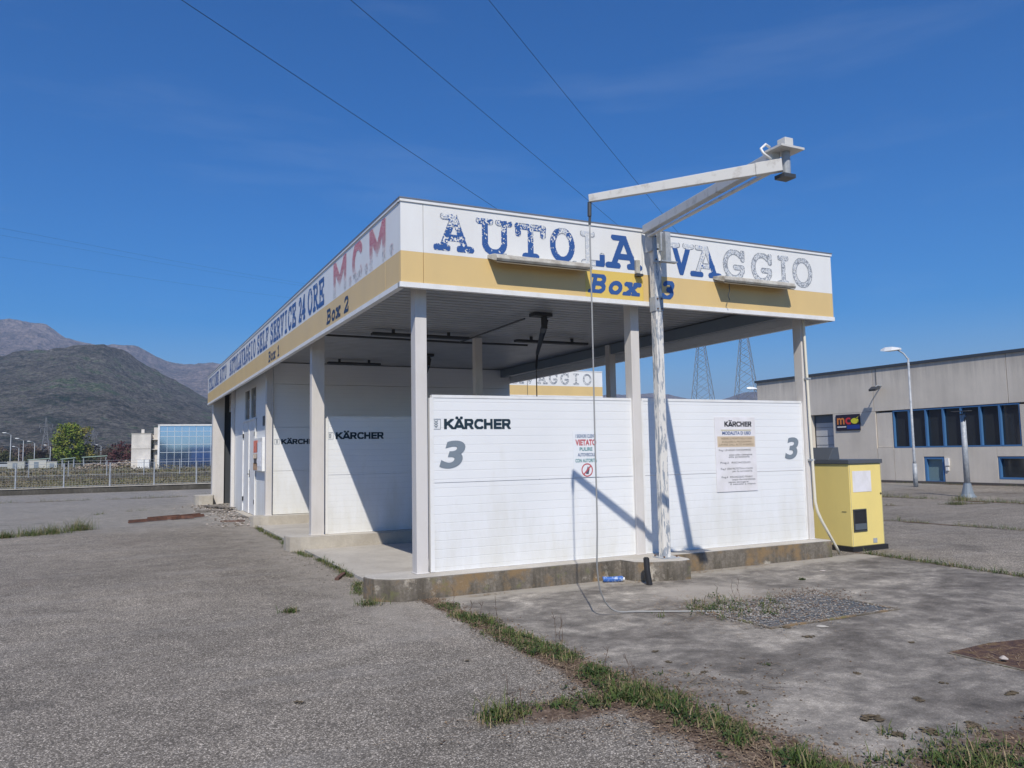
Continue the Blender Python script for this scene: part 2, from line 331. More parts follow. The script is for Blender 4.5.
def vnoise(shape, cell, seed):
    rs = np.random.RandomState(seed); H, W = shape; g = rs.rand(int(H/cell)+3, int(W/cell)+3)
    yy, xx = np.mgrid[0:H, 0:W]/cell; y0 = yy.astype(int); x0 = xx.astype(int); fy = yy-y0; fx = xx-x0
    fy = fy*fy*(3-2*fy); fx = fx*fx*(3-2*fx)
    return (g[y0,x0]*(1-fx)*(1-fy)+g[y0,x0+1]*fx*(1-fy)+g[y0+1,x0]*(1-fx)*fy+g[y0+1,x0+1]*fx*fy)
def raster_word(name, text, ori, u, v, H, pitch, mats, wear, parent, stroke=.085, cell=.007, shear=0., glyph_w=None, seed=0):
    """wear(letter_index, X, Y, d, n1, n2) -> material index array (-1: bare board)."""
    mb = MB(); cx = 0.; ori = Vector(ori); u = Vector(u); v = Vector(v)
    gw = glyph_w or pitch*.86
    for li, ch in enumerate(text):
        adv = ADV.get(ch, 1.)
        if ch in G:
            nx = int((gw*1.35)/cell); ny = int(H*1.12/cell)
            Y, X = np.mgrid[0:ny, 0:nx]; X = (X+.5)*cell-gw*.15; Y = (Y+.5)*cell-H*.06
            Xs = X-shear*Y
            d = np.full(X.shape, 9.); sc = gw
            for st in G[ch]: d = np.minimum(d, seg_dist(Xs, Y, [(x*gw, y*H) for x, y in st]))
            n1 = vnoise(X.shape, 2.2, 100+li+seed*3); n2 = vnoise(X.shape, 9, 300+li+seed*5)
            ids = wear(li, Xs/gw, Y/H, d/(stroke*H), n1, n2)
            ids = np.where(d < stroke*H, ids, -1)
            for j in range(ny):
                row = ids[j]; i = 0
                while i < nx:
                    if row[i] < 0: i += 1; continue
                    k = i
                    while k < nx and row[k] == row[i]: k += 1
                    a = ori+u*(cx+X[j,i]-cell/2)+v*(Y[j,i]-cell/2); du = u*(k-i)*cell; dv = v*cell
                    mb.add([a, a+du, a+du+dv, a+dv], [(0,1,2,3)], int(row[i])); i = k
        cx += pitch*adv
    return mb.build(name, mats, parent)

# =================================================================== SETTING
gm = MB(); gm.add([(-9000,-3000,0),(9000,-3000,0),(9000,12000,0),(-9000,12000,0)], [(0,1,2,3)])
def m_ground_far():
    m = mat('field_grass', rough=.95, spec=.1); t = NT(m); p = t.pos()
    n = t.noise(p, .09, 8, .65); n2 = t.noise(p, .9, 6, .7)
    c = t.ramp(n, [(.35,(.10,.095,.05)),(.5,(.17,.15,.09)),(.65,(.09,.10,.045))]); c = t.mix(.6, c, t.ramp(n2, [(.3,.6),(.7,1.4)]), 'MULTIPLY')
    t.color(c); return m
M['field'] = m_ground_far()
tag(gm.build('ground', M['field']), kind='structure')
am = MB(); am.add([(-60,-30,.004),(120,-30,.004),(120,35.3,.004),(-60,35.3,.004)], [(0,1,2,3)])
tag(am.build('asphalt_yard', M['asphalt']), kind='structure')
pm = MB(); pts = [(.34,-10),(6.75,-10)]
for i in range(25): y = -10+i*.41; pts.append((6.75+.42*max(0,(y+4)/4)+random.uniform(-.03,.03), y))
pts += [(7.15,.06),(.34,.06)]
left = []
for i in range(40): y = .06-i*.25; left.append((.34+random.uniform(-.05,.05), y))
poly = [(6.6,-10)]+pts[2:-2]+[(7.15,.06)]+left+[(.3,-10)]
pm.add([(x,y,.010) for x,y in poly], [tuple(range(len(poly)))])
tag(pm.build('concrete_pad', M['pad']), kind='structure')

# =================================================================== CAR WASH
W, L, ZB, ZT, ZP, ZY, ZC = 6.75, 21.8, 3.47, 4.50, .25, 3.885, 3.82
Y1, Y2, Y3, ZW = .28, 5.48, 10.73, 2.28
cw = thing('car_wash_building', 'long white car wash block with ochre band and large AUTOLAVAGGIO lettering', 'car wash', (0,0,0))
# roof deck + coping
rf = MB(); rf.box(.06,.06,4.36,W-.06,L-.06,4.42); roof = rf.build('roof', M['coping'], cw)
cl = MB(); y = .08
while y < L-.2: cl.box(.08,y,ZC,W-.08,y+.165,ZC+.03); y += .2
cl.box(.08,.08,ZC+.035,W-.08,L-.08,ZC+.05,1)
cl.build('ceiling', [M['ceil'], M['ceil_gap']], cw)
bmz = MB(); bmz.box(W-.42,.30,ZC-.02,W-.30,L-.2,ZC-.22); bmz.box(.26,.30,ZC-.02,.40,L-.2,ZC-.12); bmz.build('roof_beam', M['num'], cw)
def fascia(name, a, b, nrm, seams, label=None):
    """sandwich-panel fascia from a to b (xy), nrm = outward"""
    a = Vector((*a,0)); b = Vector((*b,0)); d = (b-a); Ln = d.length; d.normalize(); nr = Vector((*nrm,0))
    def bx(mb, s0, s1, z0, z1, t0, t1, mi=0):
        vs = []
        for z in (z0,z1):
            for s_, t_ in ((s0,t0),(s1,t0),(s1,t1),(s0,t1)): vs.append(a+d*s_+nr*t_+Vector((0,0,z)))
        mb.add(vs, [(0,3,2,1),(4,5,6,7),(0,1,5,4),(1,2,6,5),(2,3,7,6),(3,0,4,7)], mi)
    f = MB(); ss = [0]+seams+[Ln]
    for s0, s1 in zip(ss[:-1], ss[1:]):
        g0 = .003 if s0 > 0 else 0; g1 = .003 if s1 < Ln else 0
        bx(f, s0+g0, s1-g1, ZY, ZT-.045, -.05, 0, 0); bx(f, s0+g0, s1-g1, ZB+.055, ZY-.001, -.05, .001, 1)
    bx(f, .01, Ln-.01, ZB+.06, ZT-.05, -.075, -.052, 2)
    fo = f.build(name, [M['fascia_w'], M['fascia_y'], M['panel_v']], cw)
    t = MB(); bx(t, -.012, Ln+.012, ZB, ZB+.058, -.06, .012); t.build('bottom_trim', M['trim'], fo)
    t = MB(); bx(t, -.012, Ln+.012, ZT-.048, ZT-.012, -.09, .014, 0); bx(t, -.018, Ln+.018, ZT-.014, ZT, -.10, .02, 1); t.build('coping', [M['trim'], M['coping']], fo)
    return fo
ff = fascia('front_fascia', (0,0), (W,0), (0,-1), [.27, 3.30])
lf = fascia('side_fascia', (0,L), (0,.051), (-1,0), [L-16.2, L-12.6, L-8.91, L-4.82, L-.57])
rfa = fascia('side_fascia', (W,.051), (W,L), (1,0), [4,8,12,16,20])
bf = fascia('rear_fascia', (W-.051,L-.0), (.051,L-.0), (0,1), [3.3])
for o, n in ((rfa,''), (bf,'')): pass
# yellow over-painted field of BOX 3
t = MB(); t.box(2.42,-.0035,ZB+.062,3.30,-.002,ZY-.004); t.build('box_number_field', M['bright_y'], ff)

# ---- lettering
LB, LG, LP = 0, 1, 2   # blue, grey, pale
def wear_front(li, X, Y, d, n1, n2):
    edge = d > .74
    # li: A U T O L A V A G G I O : share of vinyl lost
    loss = [.47,.38,.41,.33,.62,.04,.10,.38,.97,.97,.97,.97][li]
    blue = (n1*.55+n2*.45) > loss*.98
    if li in (0,1,2,3): blue = (n1*.6+n2*.4+(.5-Y)*.35) > loss
    if li == 4: blue = (n1*.3+n2*.2+np.where((Y<.34)&(X>.6), .9, 0)) > .62
    if li == 7: blue = ((n1*.5+n2*.3+np.where(X>.62,.35,-.1)) > .52) | (Y < .12)
    if li == 6: blue = (n1*.3+n2*.3+np.where(Y<.85,.6,-.2)) > .4
    ids = np.where(blue, LB, np.where(n1 > .45, LP, -1))
    if li >= 8: ids = np.where(n1 > .62, LG, np.where(n1 > .30, LP, -1))
    ids = np.where(edge & ~blue, np.where(n1 > .22, LG, LP), ids)
    return ids
FRONT = [('A',.426,.876),('U',.953,1.401),('T',1.455,1.868),('O',1.911,2.298),('L',2.357,2.731),('A',2.761,3.275),('V',3.76,4.135),('A',4.118,4.607),('G',4.643,5.098),('G',5.154,5.61),('I',5.62,5.95),('O',5.943,6.387)]
for li_, (ch_, x0_, x1_) in enumerate(FRONT):
    mats_ = [M['blue_letter'],M['grey_letter'],M['pale_letter']]; gw_ = (x1_-x0_)*.94
    raster_word('front_letter', ch_, (x0_+.012,-.0035,3.955), (1,0,0), (0,0,1), .395, .5, mats_, (lambda li, X, Y, d, n1, n2, k=li_: wear_front(k, X, Y, d, n1, n2)), ff, stroke=.10, cell=.006, glyph_w=gw_, seed=li_)
def wear_side(li, X, Y, d, n1, n2): return np.where(n1*.5+n2*.5 > .24, LB, LP)
def side_word(text, y_start, y_end):
    n = sum(ADV.get(c,1.) for c in text)
    raster_word('side_lettering', text, (-.0035, y_start, 3.95), (0,-1,0), (0,0,1), .40, (y_start-y_end)/n, [M['blue_letter'],M['grey_letter'],M['pale_letter']], wear_side, lf, stroke=.105, cell=.011)
side_word('STAZIONE', 21.5, 18.3); side_word('AUTO', 18.0, 16.2); side_word('AUTOLAVAGGIO', 15.5, 10.6); side_word('SELF', 10.4, 8.8)
side_word('SERVICE', 8.62, 5.86); side_word('24', 5.66, 5.08); side_word('ORE', 4.91, 3.65)
def wear_red(li, X, Y, d, n1, n2):
    yy = (Y*46).astype(int); xx = (X*30).astype(int)
    fade = np.clip((Y-.02)/.80, 0, 1); hsh = np.random.RandomState(5+li).rand(*Y.shape)*.5+(yy%2)*.35
    dots = hsh < fade*.62+.16
    ids = np.where(dots, np.where((fade > .45) & (hsh < fade*.45), 0, 1), -1)
    return np.where((fade < .22) & dots & (n1 > .3), 2, ids)
G['#'] = [[(.10,0),(.10,1)],[(.10,1),(.5,.35),(.90,1)],[(.90,1),(.90,0)]]
G['@'] = [arc(.5,.5,.40,.48,42,318,24)]
for ch_, y0_, y1_, sd_ in (('#',3.16,2.34,1),('@',2.08,1.50,2),('#',1.26,.52,3),('.',2.25,2.1,4),('.',1.45,1.3,5),('.',.40,.28,6)):
    raster_word('company_letter', ch_, (-.0035, y0_-.03, 3.93), (0,-1,0), (0,0,1), .46, .6, [M['red_letter'],M['pink_letter'],M['grey_letter']], wear_red, lf, stroke=.15, cell=.0095, glyph_w=max(.3,y0_-y1_-.06), seed=sd_)
def solid(li, X, Y, d, n1, n2): return np.zeros(X.shape, int)
raster_word('box_lettering', 'Box', (2.47,-.006,3.60), (1,0,0), (0,0,1), .22, .275, [M['blue_letter']], solid, ff, stroke=.135, cell=.006, shear=.26, glyph_w=.245)
raster_word('box_lettering', '3', (3.57,-.006,3.60), (1,0,0), (0,0,1), .22, .25, [M['blue_letter']], solid, ff, stroke=.145, cell=.006, shear=.24, glyph_w=.22)
raster_word('box_lettering', 'Box 2', (-.0045,3.54,3.59), (0,-1,0), (0,0,1), .20, .30, [M['navy']], solid, lf, stroke=.12, cell=.007, shear=.12, glyph_w=.27)
raster_word('box_lettering', 'Box 1', (-.0045,8.82,3.59), (0,-1,0), (0,0,1), .20, .30, [M['navy']], solid, lf, stroke=.12, cell=.008, shear=.12, glyph_w=.27)

# ---- columns (channel profile: two flanges and a web)
def column(x0, y0, x1, y1, z0=ZP, z1=ZC-.02, mt='column'):
    c = MB(); c.box(x0,y0,z0,x1,y1,z1); c.box(x0-.012,y0-.012,z0,x1+.012,y1+.012,z0+.012)
    return c.build('column', M[mt], cw, bevel=.006)
column(.25,.235,.39,.395); column(.17,Y2-.10,.39,Y2+.06); column(.25,Y3-.09,.39,Y3+.07)
column(6.31,.235,6.40,.395); column(6.30,Y2-.09,6.45,Y2+.07)
column(3.25,.235,3.38,.395); column(3.27,Y2-.09,3.41,Y2+.07); column(6.32,L-.4,6.45,L-.26)
# ---- partition walls of two stacked sandwich panels with frame
def partition(y, x0=.46, x1=6.30, zt=ZW):
    p = MB(); zm = 1.262
    for a, b in ((x0,3.265),(3.415,x1)):
        p.box(a+.02,y,ZP+.012,b-.02,y+.05,zm-.003); p.box(a+.02,y,zm+.003,b-.02,y+.05,zt-.03)
    po = p.build('partition_wall', M['panel'], cw)
    t = MB()
    for a, b in ((x0,3.265),(3.415,x1)):
        t.box(a,y-.006,zt-.03,b,y+.056,zt+.004)
        t.box(a-.03,y-.008,ZP+.004,a+.02,y+.058,zt-.031); t.box(b-.02,y-.008,ZP+.004,b+.006,y+.058,zt-.031)
        t.box(a+.021,y-.004,ZP+.002,b-.021,y+.054,ZP+.012)
    t.build('wall_frame', M['trim'], po)
    return po
GS = {'K': [[(.14,0),(.14,1)],[(.2,.45),(.72,1)],[(.34,.55),(.78,0)]], 'Ä': [[(.08,0),(.42,.9)],[(.46,.9),(.80,0)],[(.24,.26),(.64,.26)],[(.24,1.12),(.28,1.12)],[(.60,1.12),(.64,1.12)]],
 'R': [[(.14,0),(.14,1)],[(.14,.93),(.45,.93)]+arc(.45,.70,.22,.23,90,-90)+[(.14,.47)],[(.46,.45),(.68,0)]], 'C': [arc(.46,.5,.34,.43,50,310,20)], 'H': [[(.14,0),(.14,1)],[(.66,0),(.66,1)],[(.14,.5),(.66,.5)]],
 'E': [[(.14,0),(.14,1)],[(.14,.92),(.62,.92)],[(.14,.5),(.58,.5)],[(.14,.08),(.62,.08)]]}
GK = {'1':'K','5':'Ä','6':'R','7':'C','8':'H','9':'E'}
for k_, v_ in GK.items(): G['k'+v_] = GS[v_]
def brand(name, ori, H, wd, mt, parent, cell):
    mb = MB(); adv = {'K':.80,'Ä':.84,'R':.80,'C':.80,'H':.82,'E':.70}; tot = sum(adv[c] for c in 'KÄRCHER'); k = wd/tot; x = 0.; ori = Vector(ori)
    for ch in 'KÄRCHER':
        nx = int(adv[ch]*k*1.1/cell); ny = int(H*1.32/cell); Y, X = np.mgrid[0:ny,0:nx]; X = (X+.5)*cell; Y = (Y+.5)*cell-H*.04
        d = np.full(X.shape, 9.)
        for st in GS[ch]: d = np.minimum(d, seg_dist(X, Y, [(a*k, b*H) for a, b in st]))
        on = (d < H*.138) & (Y > -.001) & ((Y < H) | ((ch == 'Ä') & (Y > H*1.02)))
        for j in range(ny):
            i = 0
            while i < nx:
                if not on[j,i]: i += 1; continue
                e_ = i
                while e_ < nx and on[j,e_]: e_ += 1
                a = ori+Vector((x+X[j,i]-cell/2,0,Y[j,i]-cell/2)); mb.add([a, a+Vector(((e_-i)*cell,0,0)), a+Vector(((e_-i)*cell,0,cell)), a+Vector((0,0,cell))], [(0,1,2,3)]); i = e_
        x += adv[ch]*k
    return mb.build(name, mt, parent)
def logo(y, parent, x=.605, z=1.885, wd=.875, h=.118):
    brand('brand_lettering', (x,y-.004,z), h, wd, M['karcher'], parent, .004)
    s = MB(); q = y-.004
    for a in ((.455,1.885,.455,2.0),(.565,1.885,.565,2.0)): s.box(a[0]-.003,q,a[1],a[2]+.003,q+.001,a[3])
    s.box(.455,q,1.883,.565,q+.001,1.888); s.box(.455,q,1.998,.565,q+.001,2.003)
    for k in range(3):
        z0 = 1.92+k*.028
        s.add([(.51,q,z0-.02),(.51,q,z0-.008),(.488,q,z0+.014),(.484,q,z0+.006)], [(0,1,2,3)]); s.add([(.51,q,z0-.02),(.536,q,z0+.006),(.532,q,z0+.014),(.51,q,z0-.008)], [(0,1,2,3)])
    s.box(.508,q,1.9,.512,q+.001,1.99)
    s.build('brand_emblem', M['num'], parent)
w1 = partition(Y1); logo(Y1, w1)
w2 = partition(Y2); logo(Y2, w2)
text_mesh('bay_number', '3', .42, (.545,Y1-.005,1.445), (1,0,0), (0,0,1), M['num'], w1, offset=.014, shear=.22, width=.33)
text_mesh('bay_number', '3', .42, (5.92,Y1-.005,1.445), (1,0,0), (0,0,1), M['num'], w1, offset=.012, shear=.2, width=.28)
# full-height wall of the plant room
p = MB()
for z0, z1 in ((ZP+.01,1.26),(1.266,2.28),(2.286,3.3),(3.306,ZC-.02)): p.box(.42,Y3,z0,6.6,Y3+.06,z1)
w3 = p.build('plant_room_wall', M['panel'], cw); logo(Y3, w3)
# right-hand outer wall of plant room + rear wall
p = MB(); p.box(6.54,Y3+.061,.0,6.6,L-.3,ZC-.02); p.box(.5,L-.3,.0,6.6,L-.24,ZC-.02); p.build('rear_wall', M['panel'], cw)
# ---- west face of plant room: cladding, double door, windows, opening
XF = .47
for y0_, z0_, y1_, z1_ in ((10.95,.0,13.55,ZC-.02),(13.56,2.62,13.62,3.545),(14.62,2.62,14.78,3.545),(13.56,3.55,15.9,ZC-.02),(15.78,2.62,15.9,3.545),(15.91,.0,18.15,ZC-.02),(21.52,.0,L-.3,ZC-.02)):
    p = MB(); p.box(XF,y0_,z0_,XF+.06,y1_,z1_); p.build('cladding_panel', M['panel_v'], cw)
for a, b in ((13.62,14.62),(14.78,15.78)):
    q = MB(); q.box(XF+.03,a,2.62,XF+.05,b,3.55); wn = q.build('window', M['glass'], cw)
    q = MB()
    for c0, c1, d0, d1 in ((a,a+.05,2.62,3.55),(b-.05,b,2.62,3.55),(a+.05,b-.05,2.62,2.67),(a+.05,b-.05,3.5,3.55)): q.box(XF-.008,c0,d0,XF+.028,c1,d1)
    q.build('window_frame', M['trim'], wn)
for a, b in ((13.58,14.72),(14.74,15.88)):
    q = MB(); q.box(XF-.045,a-.02,.06,XF-.021,a+.03,2.64); q.box(XF-.045,b-.03,.06,XF-.021,b+.02,2.64); q.box(XF-.045,a+.03,2.60,XF-.021,b-.03,2.64); q.build('door_frame', M['trim'], cw)
    q = MB(); q.box(XF-.02,a,.06,XF+.03,b,2.6); dr = q.build('door', M['trim'], cw, bevel=.004)
    q = MB()
    for z in (.35,2.15):
        yy = b-.06 if a > 14.7 else a+.06
        q.box(XF-.05,yy-.05,z,XF-.022,yy+.05,z+.12)
    q.build('hinge', M['black'], dr)
    q = MB(); yy = a+.1 if a > 14.7 else b-.1; q.box(XF-.03,yy-.025,1.05,XF-.021,yy+.025,1.25); q.tube([(XF-.05,yy,1.13),(XF-.05,yy-.1,1.13)], .011); q.build('handle', M['darkmetal'], dr)
column(.36,17.98,.465,18.14,.0); column(.30,15.93,.46,16.05,.0,ZC-.02,'trim') if False else None
# dark opening with deep reveal, its half-dropped shutter
q = MB(); q.box(1.35,18.1,.0,1.4,21.5,ZC-.02); q.build('opening_back_wall', M['dark'], cw)
q = MB(); q.box(XF+.0,21.2,.0,1.35,21.24,ZC-.02); q.box(XF+.01,18.16,.0,1.35,18.20,ZC-.02); q.build('opening_reveal', M['dark'], cw)
q = MB()
for k in range(5): q.box(.66,18.22,ZC-.03-.12*(k+1),.70,21.18,ZC-.04-.12*k)
q.build('roller_shutter', M['column'], cw)
column(.12,21.1,.50,21.5,.0,ZC-.02,'column')
# vent grille
q = MB()
for k in range(7): q.box(XF-.012,11.5,2.40+k*.032,XF-.002,12.5,2.42+k*.032)
q.box(XF-.003,11.45,2.37,XF-.0005,12.55,2.63,1); q.build('vent_grille', [M['darkmetal'],M['num']], cw)
# ---- plinths with rounded noses
def plinth(y0, y1, x0, x1, h=ZP, mt='plinth', name='plinth', chamfer=.34, bulge=None):
    poly = [(x0+.05,y1),(x0-.005,y1-.1),(x0,y0+.34),(x0+.04,y0+.2),(x0+chamfer*.55,y0+.06),(x0+chamfer,y0)]
    if bulge: poly += bulge
    poly += [(x1,y0),(x1+.03,y0+.06),(x1+.03,y1)]
    q = MB(); n = len(poly)
    q.prism(poly, 0, h-.012, 0)
    c = MB(); cx = sum(p[0] for p in poly)/n; cy = (y0+y1)/2
    q2 = []
    for x, y in poly: q2.append((x+(.006 if x < 1 else -.006), y+(.008 if y < cy else -.006)))
    q.prism(q2, h-.0118, h, 1)
    return q.build(name, [M[mt], M['plinth_top']], cw, bevel=.006)
plinth(.02,.56,-.30,6.50, bulge=[(2.84,.02),(2.88,-.22),(2.96,-.32),(3.42,-.46),(3.56,-.44),(3.60,-.36),(3.62,.02)])
plinth(Y2-.27,Y2+.35,-.22,6.5, mt='plinth_light'); plinth(Y3-.27,Y3+.22,-.05,6.5, mt='plinth_light'); plinth(20.6,21.5,-.45,.1,.32,'plinth_light',chamfer=.2)
q = MB(); q.box(.02,.57,.0,6.55,Y2-.275,.045); q.box(.05,Y2+.355,.0,6.55,Y3-.275,.05); q.build('bay_floor', M['floor'], cw)
q = MB(); q.box(.25,Y3+.23,.0,XF+.05,15.9,.05); q.build('door_threshold', M['plinth_light'], cw)

# =================================================================== SECOND WASH BLOCK BEHIND
c2 = thing('car_wash_building', 'second wash block behind, only its AVAGGIO fascia showing above the white wall', 'car wash', (7.5,18.0,.22))
def part(mb, name, mt, parent=c2, **k): return mb.build(name, mt, parent, **k)
q = MB(); q.box(.05,.05,4.36,6.70,9,4.42); part(q, 'roof', M['coping'])
q = MB(); q.box(0,0,ZY,6.75,.05,ZT-.03); q.box(0,-.001,ZB+.05,6.75,.05,ZY-.001,1); q.box(0,-.012,ZB,6.75,.06,ZB+.048,2); q.box(-.01,-.014,ZT-.028,6.76,.09,ZT,2)
q.box(0,.061,ZB,.05,9,ZT-.03,0); q.box(6.70,.061,ZB,6.75,9,ZT-.03,0); q.box(3.4,-.006,ZB+.05,3.42,-.002,ZT-.03,3)
f2 = part(q, 'fascia', [M['fascia_w'],M['fascia_y'],M['trim'],M['darkmetal']])
def wear_old(li, X, Y, d, n1, n2): return np.where(d > .6, 0, np.where(n1 > .5, 0, -1))
raster_word('fascia_lettering', 'AUTOLAVAGGIO', (.30,-.0045,3.965), (1,0,0), (0,0,1), .40, .5045, [M['grey_letter']], wear_old, f2, stroke=.085, cell=.012, glyph_w=.42)
q = MB(); q.box(.06,.2,ZB+.2,6.68,8.9,ZB+.25); part(q, 'ceiling', M['ceil'])
for x, y in ((.25,.2),(3.3,.2),(6.3,.2),(.25,5.4),(6.3,5.4),(.25,8.6),(6.3,8.6)):
    q = MB(); q.box(x,y,-.22,x+.15,y+.15,ZB+.2); part(q, 'column', M['column'])
q = MB(); q.box(.45,.3,.0,6.3,.35,2.28); part(q, 'partition_wall', M['panel'])
q = MB(); q.box(0,0,-.22,6.6,.6,.03); part(q, 'plinth', M['plinth'])

# =================================================================== LAMPS, BOOMS, SIGNS ON THE BUILDING
fl = None
for i, (x0, x1, z, lab) in enumerate(((1.07,2.43,3.875,'long tubular floodlight under the letters UTOL on the fascia'), (4.47,5.83,3.90,'long tubular floodlight under the letters GGIO with a dangling wire'))):
    t = thing('floodlight', lab, 'floodlight', ((x0+x1)/2,-.02,z), 0, 'floodlights along the front fascia')
    h = (x1-x0)/2
    q = MB(); pr = [(.018,.055),(-.10,.05),(-.165,.025),(-.19,-.02),(-.17,-.05),(.018,.02)]; k = len(pr)
    vs = [(-h+(.0 if p[0]>-.1 else .03),p[0],p[1]) for p in pr]+[(h-(.0 if p[0]>-.1 else .03),p[0],p[1]) for p in pr]
    q.add(vs, [(j,(j+1)%k,k+(j+1)%k,k+j) for j in range(k)]); q.add(vs, [tuple(range(k))[::-1], tuple(range(k,2*k))])
    q.build('housing', M['lampglass'], t, bevel=.006)
    q = MB(); q.box(-h+.03,-.165,-.062,h-.03,.015,-.040) if False else q.add([(-h+.04,-.165,-.056),(h-.04,-.165,-.056),(h-.04,.012,.010),(-h+.04,.012,.010),(-h+.04,-.165,-.068),(h-.04,-.165,-.068),(h-.04,.012,-.002),(-h+.04,.012,-.002)], [(0,1,2,3),(7,6,5,4),(0,4,5,1),(1,5,6,2),(2,6,7,3),(3,7,4,0)]); q.build('diffuser', mat('floodlight_cover', (.22,.18,.12), .3), t)
    for s in (-1,1):
        q = MB(); q.box(s*(h-.2)-.02,-.06,.056,s*(h-.2)+.02,.018,.075); q.build('bracket', M['galv'], t)
    if i == 1: q = MB(); q.tube([(-.52,-.12,-.06),(-.50,-.10,-.15),(-.52,-.09,-.22),(-.49,-.09,-.28)], .006, 5); q.build('loose_wire', M['dark'], t)
# junction box near the mast
t = thing('junction_box', 'small weathered grey junction box on fascia beside the mast', 'junction box', (3.2,-.002,3.98))
q = MB(); q.box(-.03,-.05,-.10,.03,.0,.08); q.build('housing', M['lampglass'], t, bevel=.008)
q = MB(); q.box(-.035,-.07,-.135,.06,-.0,-.105); q.build('cover', M['darkmetal'], t)
# ceiling tube lamps
def tube_lamp(x0, x1, y, lab):
    t = thing('tube_lamp', lab, 'ceiling lamp', ((x0+x1)/2,y,ZC-.03), 0, 'dark tube lamps under the canopy ceiling')
    h = (x1-x0)/2; q = MB(); q.box(-h,-.07,-.09,h,.07,-.04); q.build('housing', M['dark'], t, bevel=.012)
    q = MB(); q.box(-h*.6,-.02,-.04,-h*.6+.05,.02,.03); q.box(h*.6-.05,-.02,-.04,h*.6,.02,.03); q.build('hanger', M['darkmetal'], t)
tube_lamp(3.95,5.55,5.05,'tube lamp on the ceiling behind the swing boom of the nearest bay')
tube_lamp(1.15,3.0,5.1,'tube lamp on the ceiling just left of the middle columns')
tube_lamp(1.45,2.7,9.7,'tube lamp on the ceiling of the farther bay by the plant room wall')
q = MB(); q.tube([(.4,5.75,ZC-.06),(3.1,5.8,ZC-.07),(4.6,5.8,ZC-.06)], .022, 6); q.tube([(3.1,5.8,ZC-.07),(3.1,3.0,ZC-.05)], .016, 6)
q.build('conduit', M['darkmetal'], cw)
# ceiling swing booms
def boom(x, y, lab, ang, g):
    t = thing('swing_boom', lab, 'swing boom', (x,y,ZC-.03), 0, g)
    q = MB(); q.box(-.22,-.1,-.03,.1,.1,.025); q.tube([(0,0,0),(0,0,-.22)], .05, 10); q.build('mount', M['dark'], t)
    a = Vector((math.cos(ang),math.sin(ang),0)); p0 = Vector((0,0,-.18)); p1 = p0+a*.35+Vector((0,0,-.02)); p2 = p1+a*1.0+Vector((0,0,-.25))
    q = MB(); q.bar(p0, p1, .07, .07); q.bar(p1, p2, .055, .05); q.build('arm', M['darkmetal'], t)
    p3 = p2+a*.25+Vector((0,0,-.22))
    q = MB(); q.bar(p2, p3, .035, .035); q.tube([p0+Vector((.06,0,.1)),p1+Vector((.06,0,.0)),p2+Vector((.03,0,.03))], .015, 6); q.build('hose_guide', M['black'], t)
    q = MB(); q.tube([p3,(p3.x,p3.y,p3.z-1.0),(p3.x+.02,p3.y,.9-ZC)], .011, 6); q.build('hose', M['black'], t)
boom(3.30,2.7,'black folding swing boom with hose hanging from ceiling of the nearest bay', R(67), 'ceiling swing booms')
boom(3.35,8.2,'black swing boom under the ceiling of the farther bay', R(75), 'ceiling swing booms')
# prohibition notice
t = thing('prohibition_sign', 'faded paper notice with red VIETATO and a barred circle on white wall', 'sign', (2.535,Y1-.003,1.56))
q = MB(); q.box(-.19,-.002,-.29,.19,.0,.29); q.build('sheet', mat('notice_paper', (.78,.80,.82), .5), t)
def tx(parent, name, s, size, x, z, mt, wd, y=-.004, off=0., align='CENTER'): return text_mesh(name, s, size, (x,y,z), (1,0,0), (0,0,1), mt, parent, offset=off, width=wd, align=align)
mb_ = mat('faded_blue_print', (.16,.22,.34), .6); mr_ = mat('faded_red_print', (.50,.10,.12), .6); mg_ = mat('green_print', (.10,.28,.30), .6)
tx(t,'notice_lettering','I SIGNORI CLIENTI',.06,0,.21,mb_,.30,off=.002); tx(t,'notice_lettering','VIETATO',.10,0,.115,mr_,.31,off=.004)
tx(t,'notice_lettering','PULIRE',.06,0,.045,mg_,.19,off=.002); tx(t,'notice_lettering','AUTOVEICOLI',.055,0,-.025,mb_,.25,off=.002); tx(t,'notice_lettering','CON AUTORITA',.06,0,-.10,mg_,.32,off=.002)
q = MB(); n = 28
for k in range(n):
    a0, a1 = 2*math.pi*k/n, 2*math.pi*(k+1)/n
    q.add([(.07*math.cos(a0)+.01,-.004,.07*math.sin(a0)-.20),(.07*math.cos(a1)+.01,-.004,.07*math.sin(a1)-.20),(.085*math.cos(a1)+.01,-.004,.085*math.sin(a1)-.20),(.085*math.cos(a0)+.01,-.004,.085*math.sin(a0)-.20)], [(0,1,2,3)])
q.add([(-.05,-.005,-.25),(-.035,-.005,-.26),(.07,-.005,-.155),(.055,-.005,-.145)], [(0,1,2,3)]); q.build('barred_circle', mr_, t)
q = MB(); q.add([(-.01,-.0045,-.25),(.03,-.0045,-.25),(.045,-.0045,-.19),(.02,-.0045,-.15),(0,-.0045,-.2)], [(0,1,2,3,4)]); q.build('pictogram', mat('dark_print', (.10,.10,.14), .6), t)
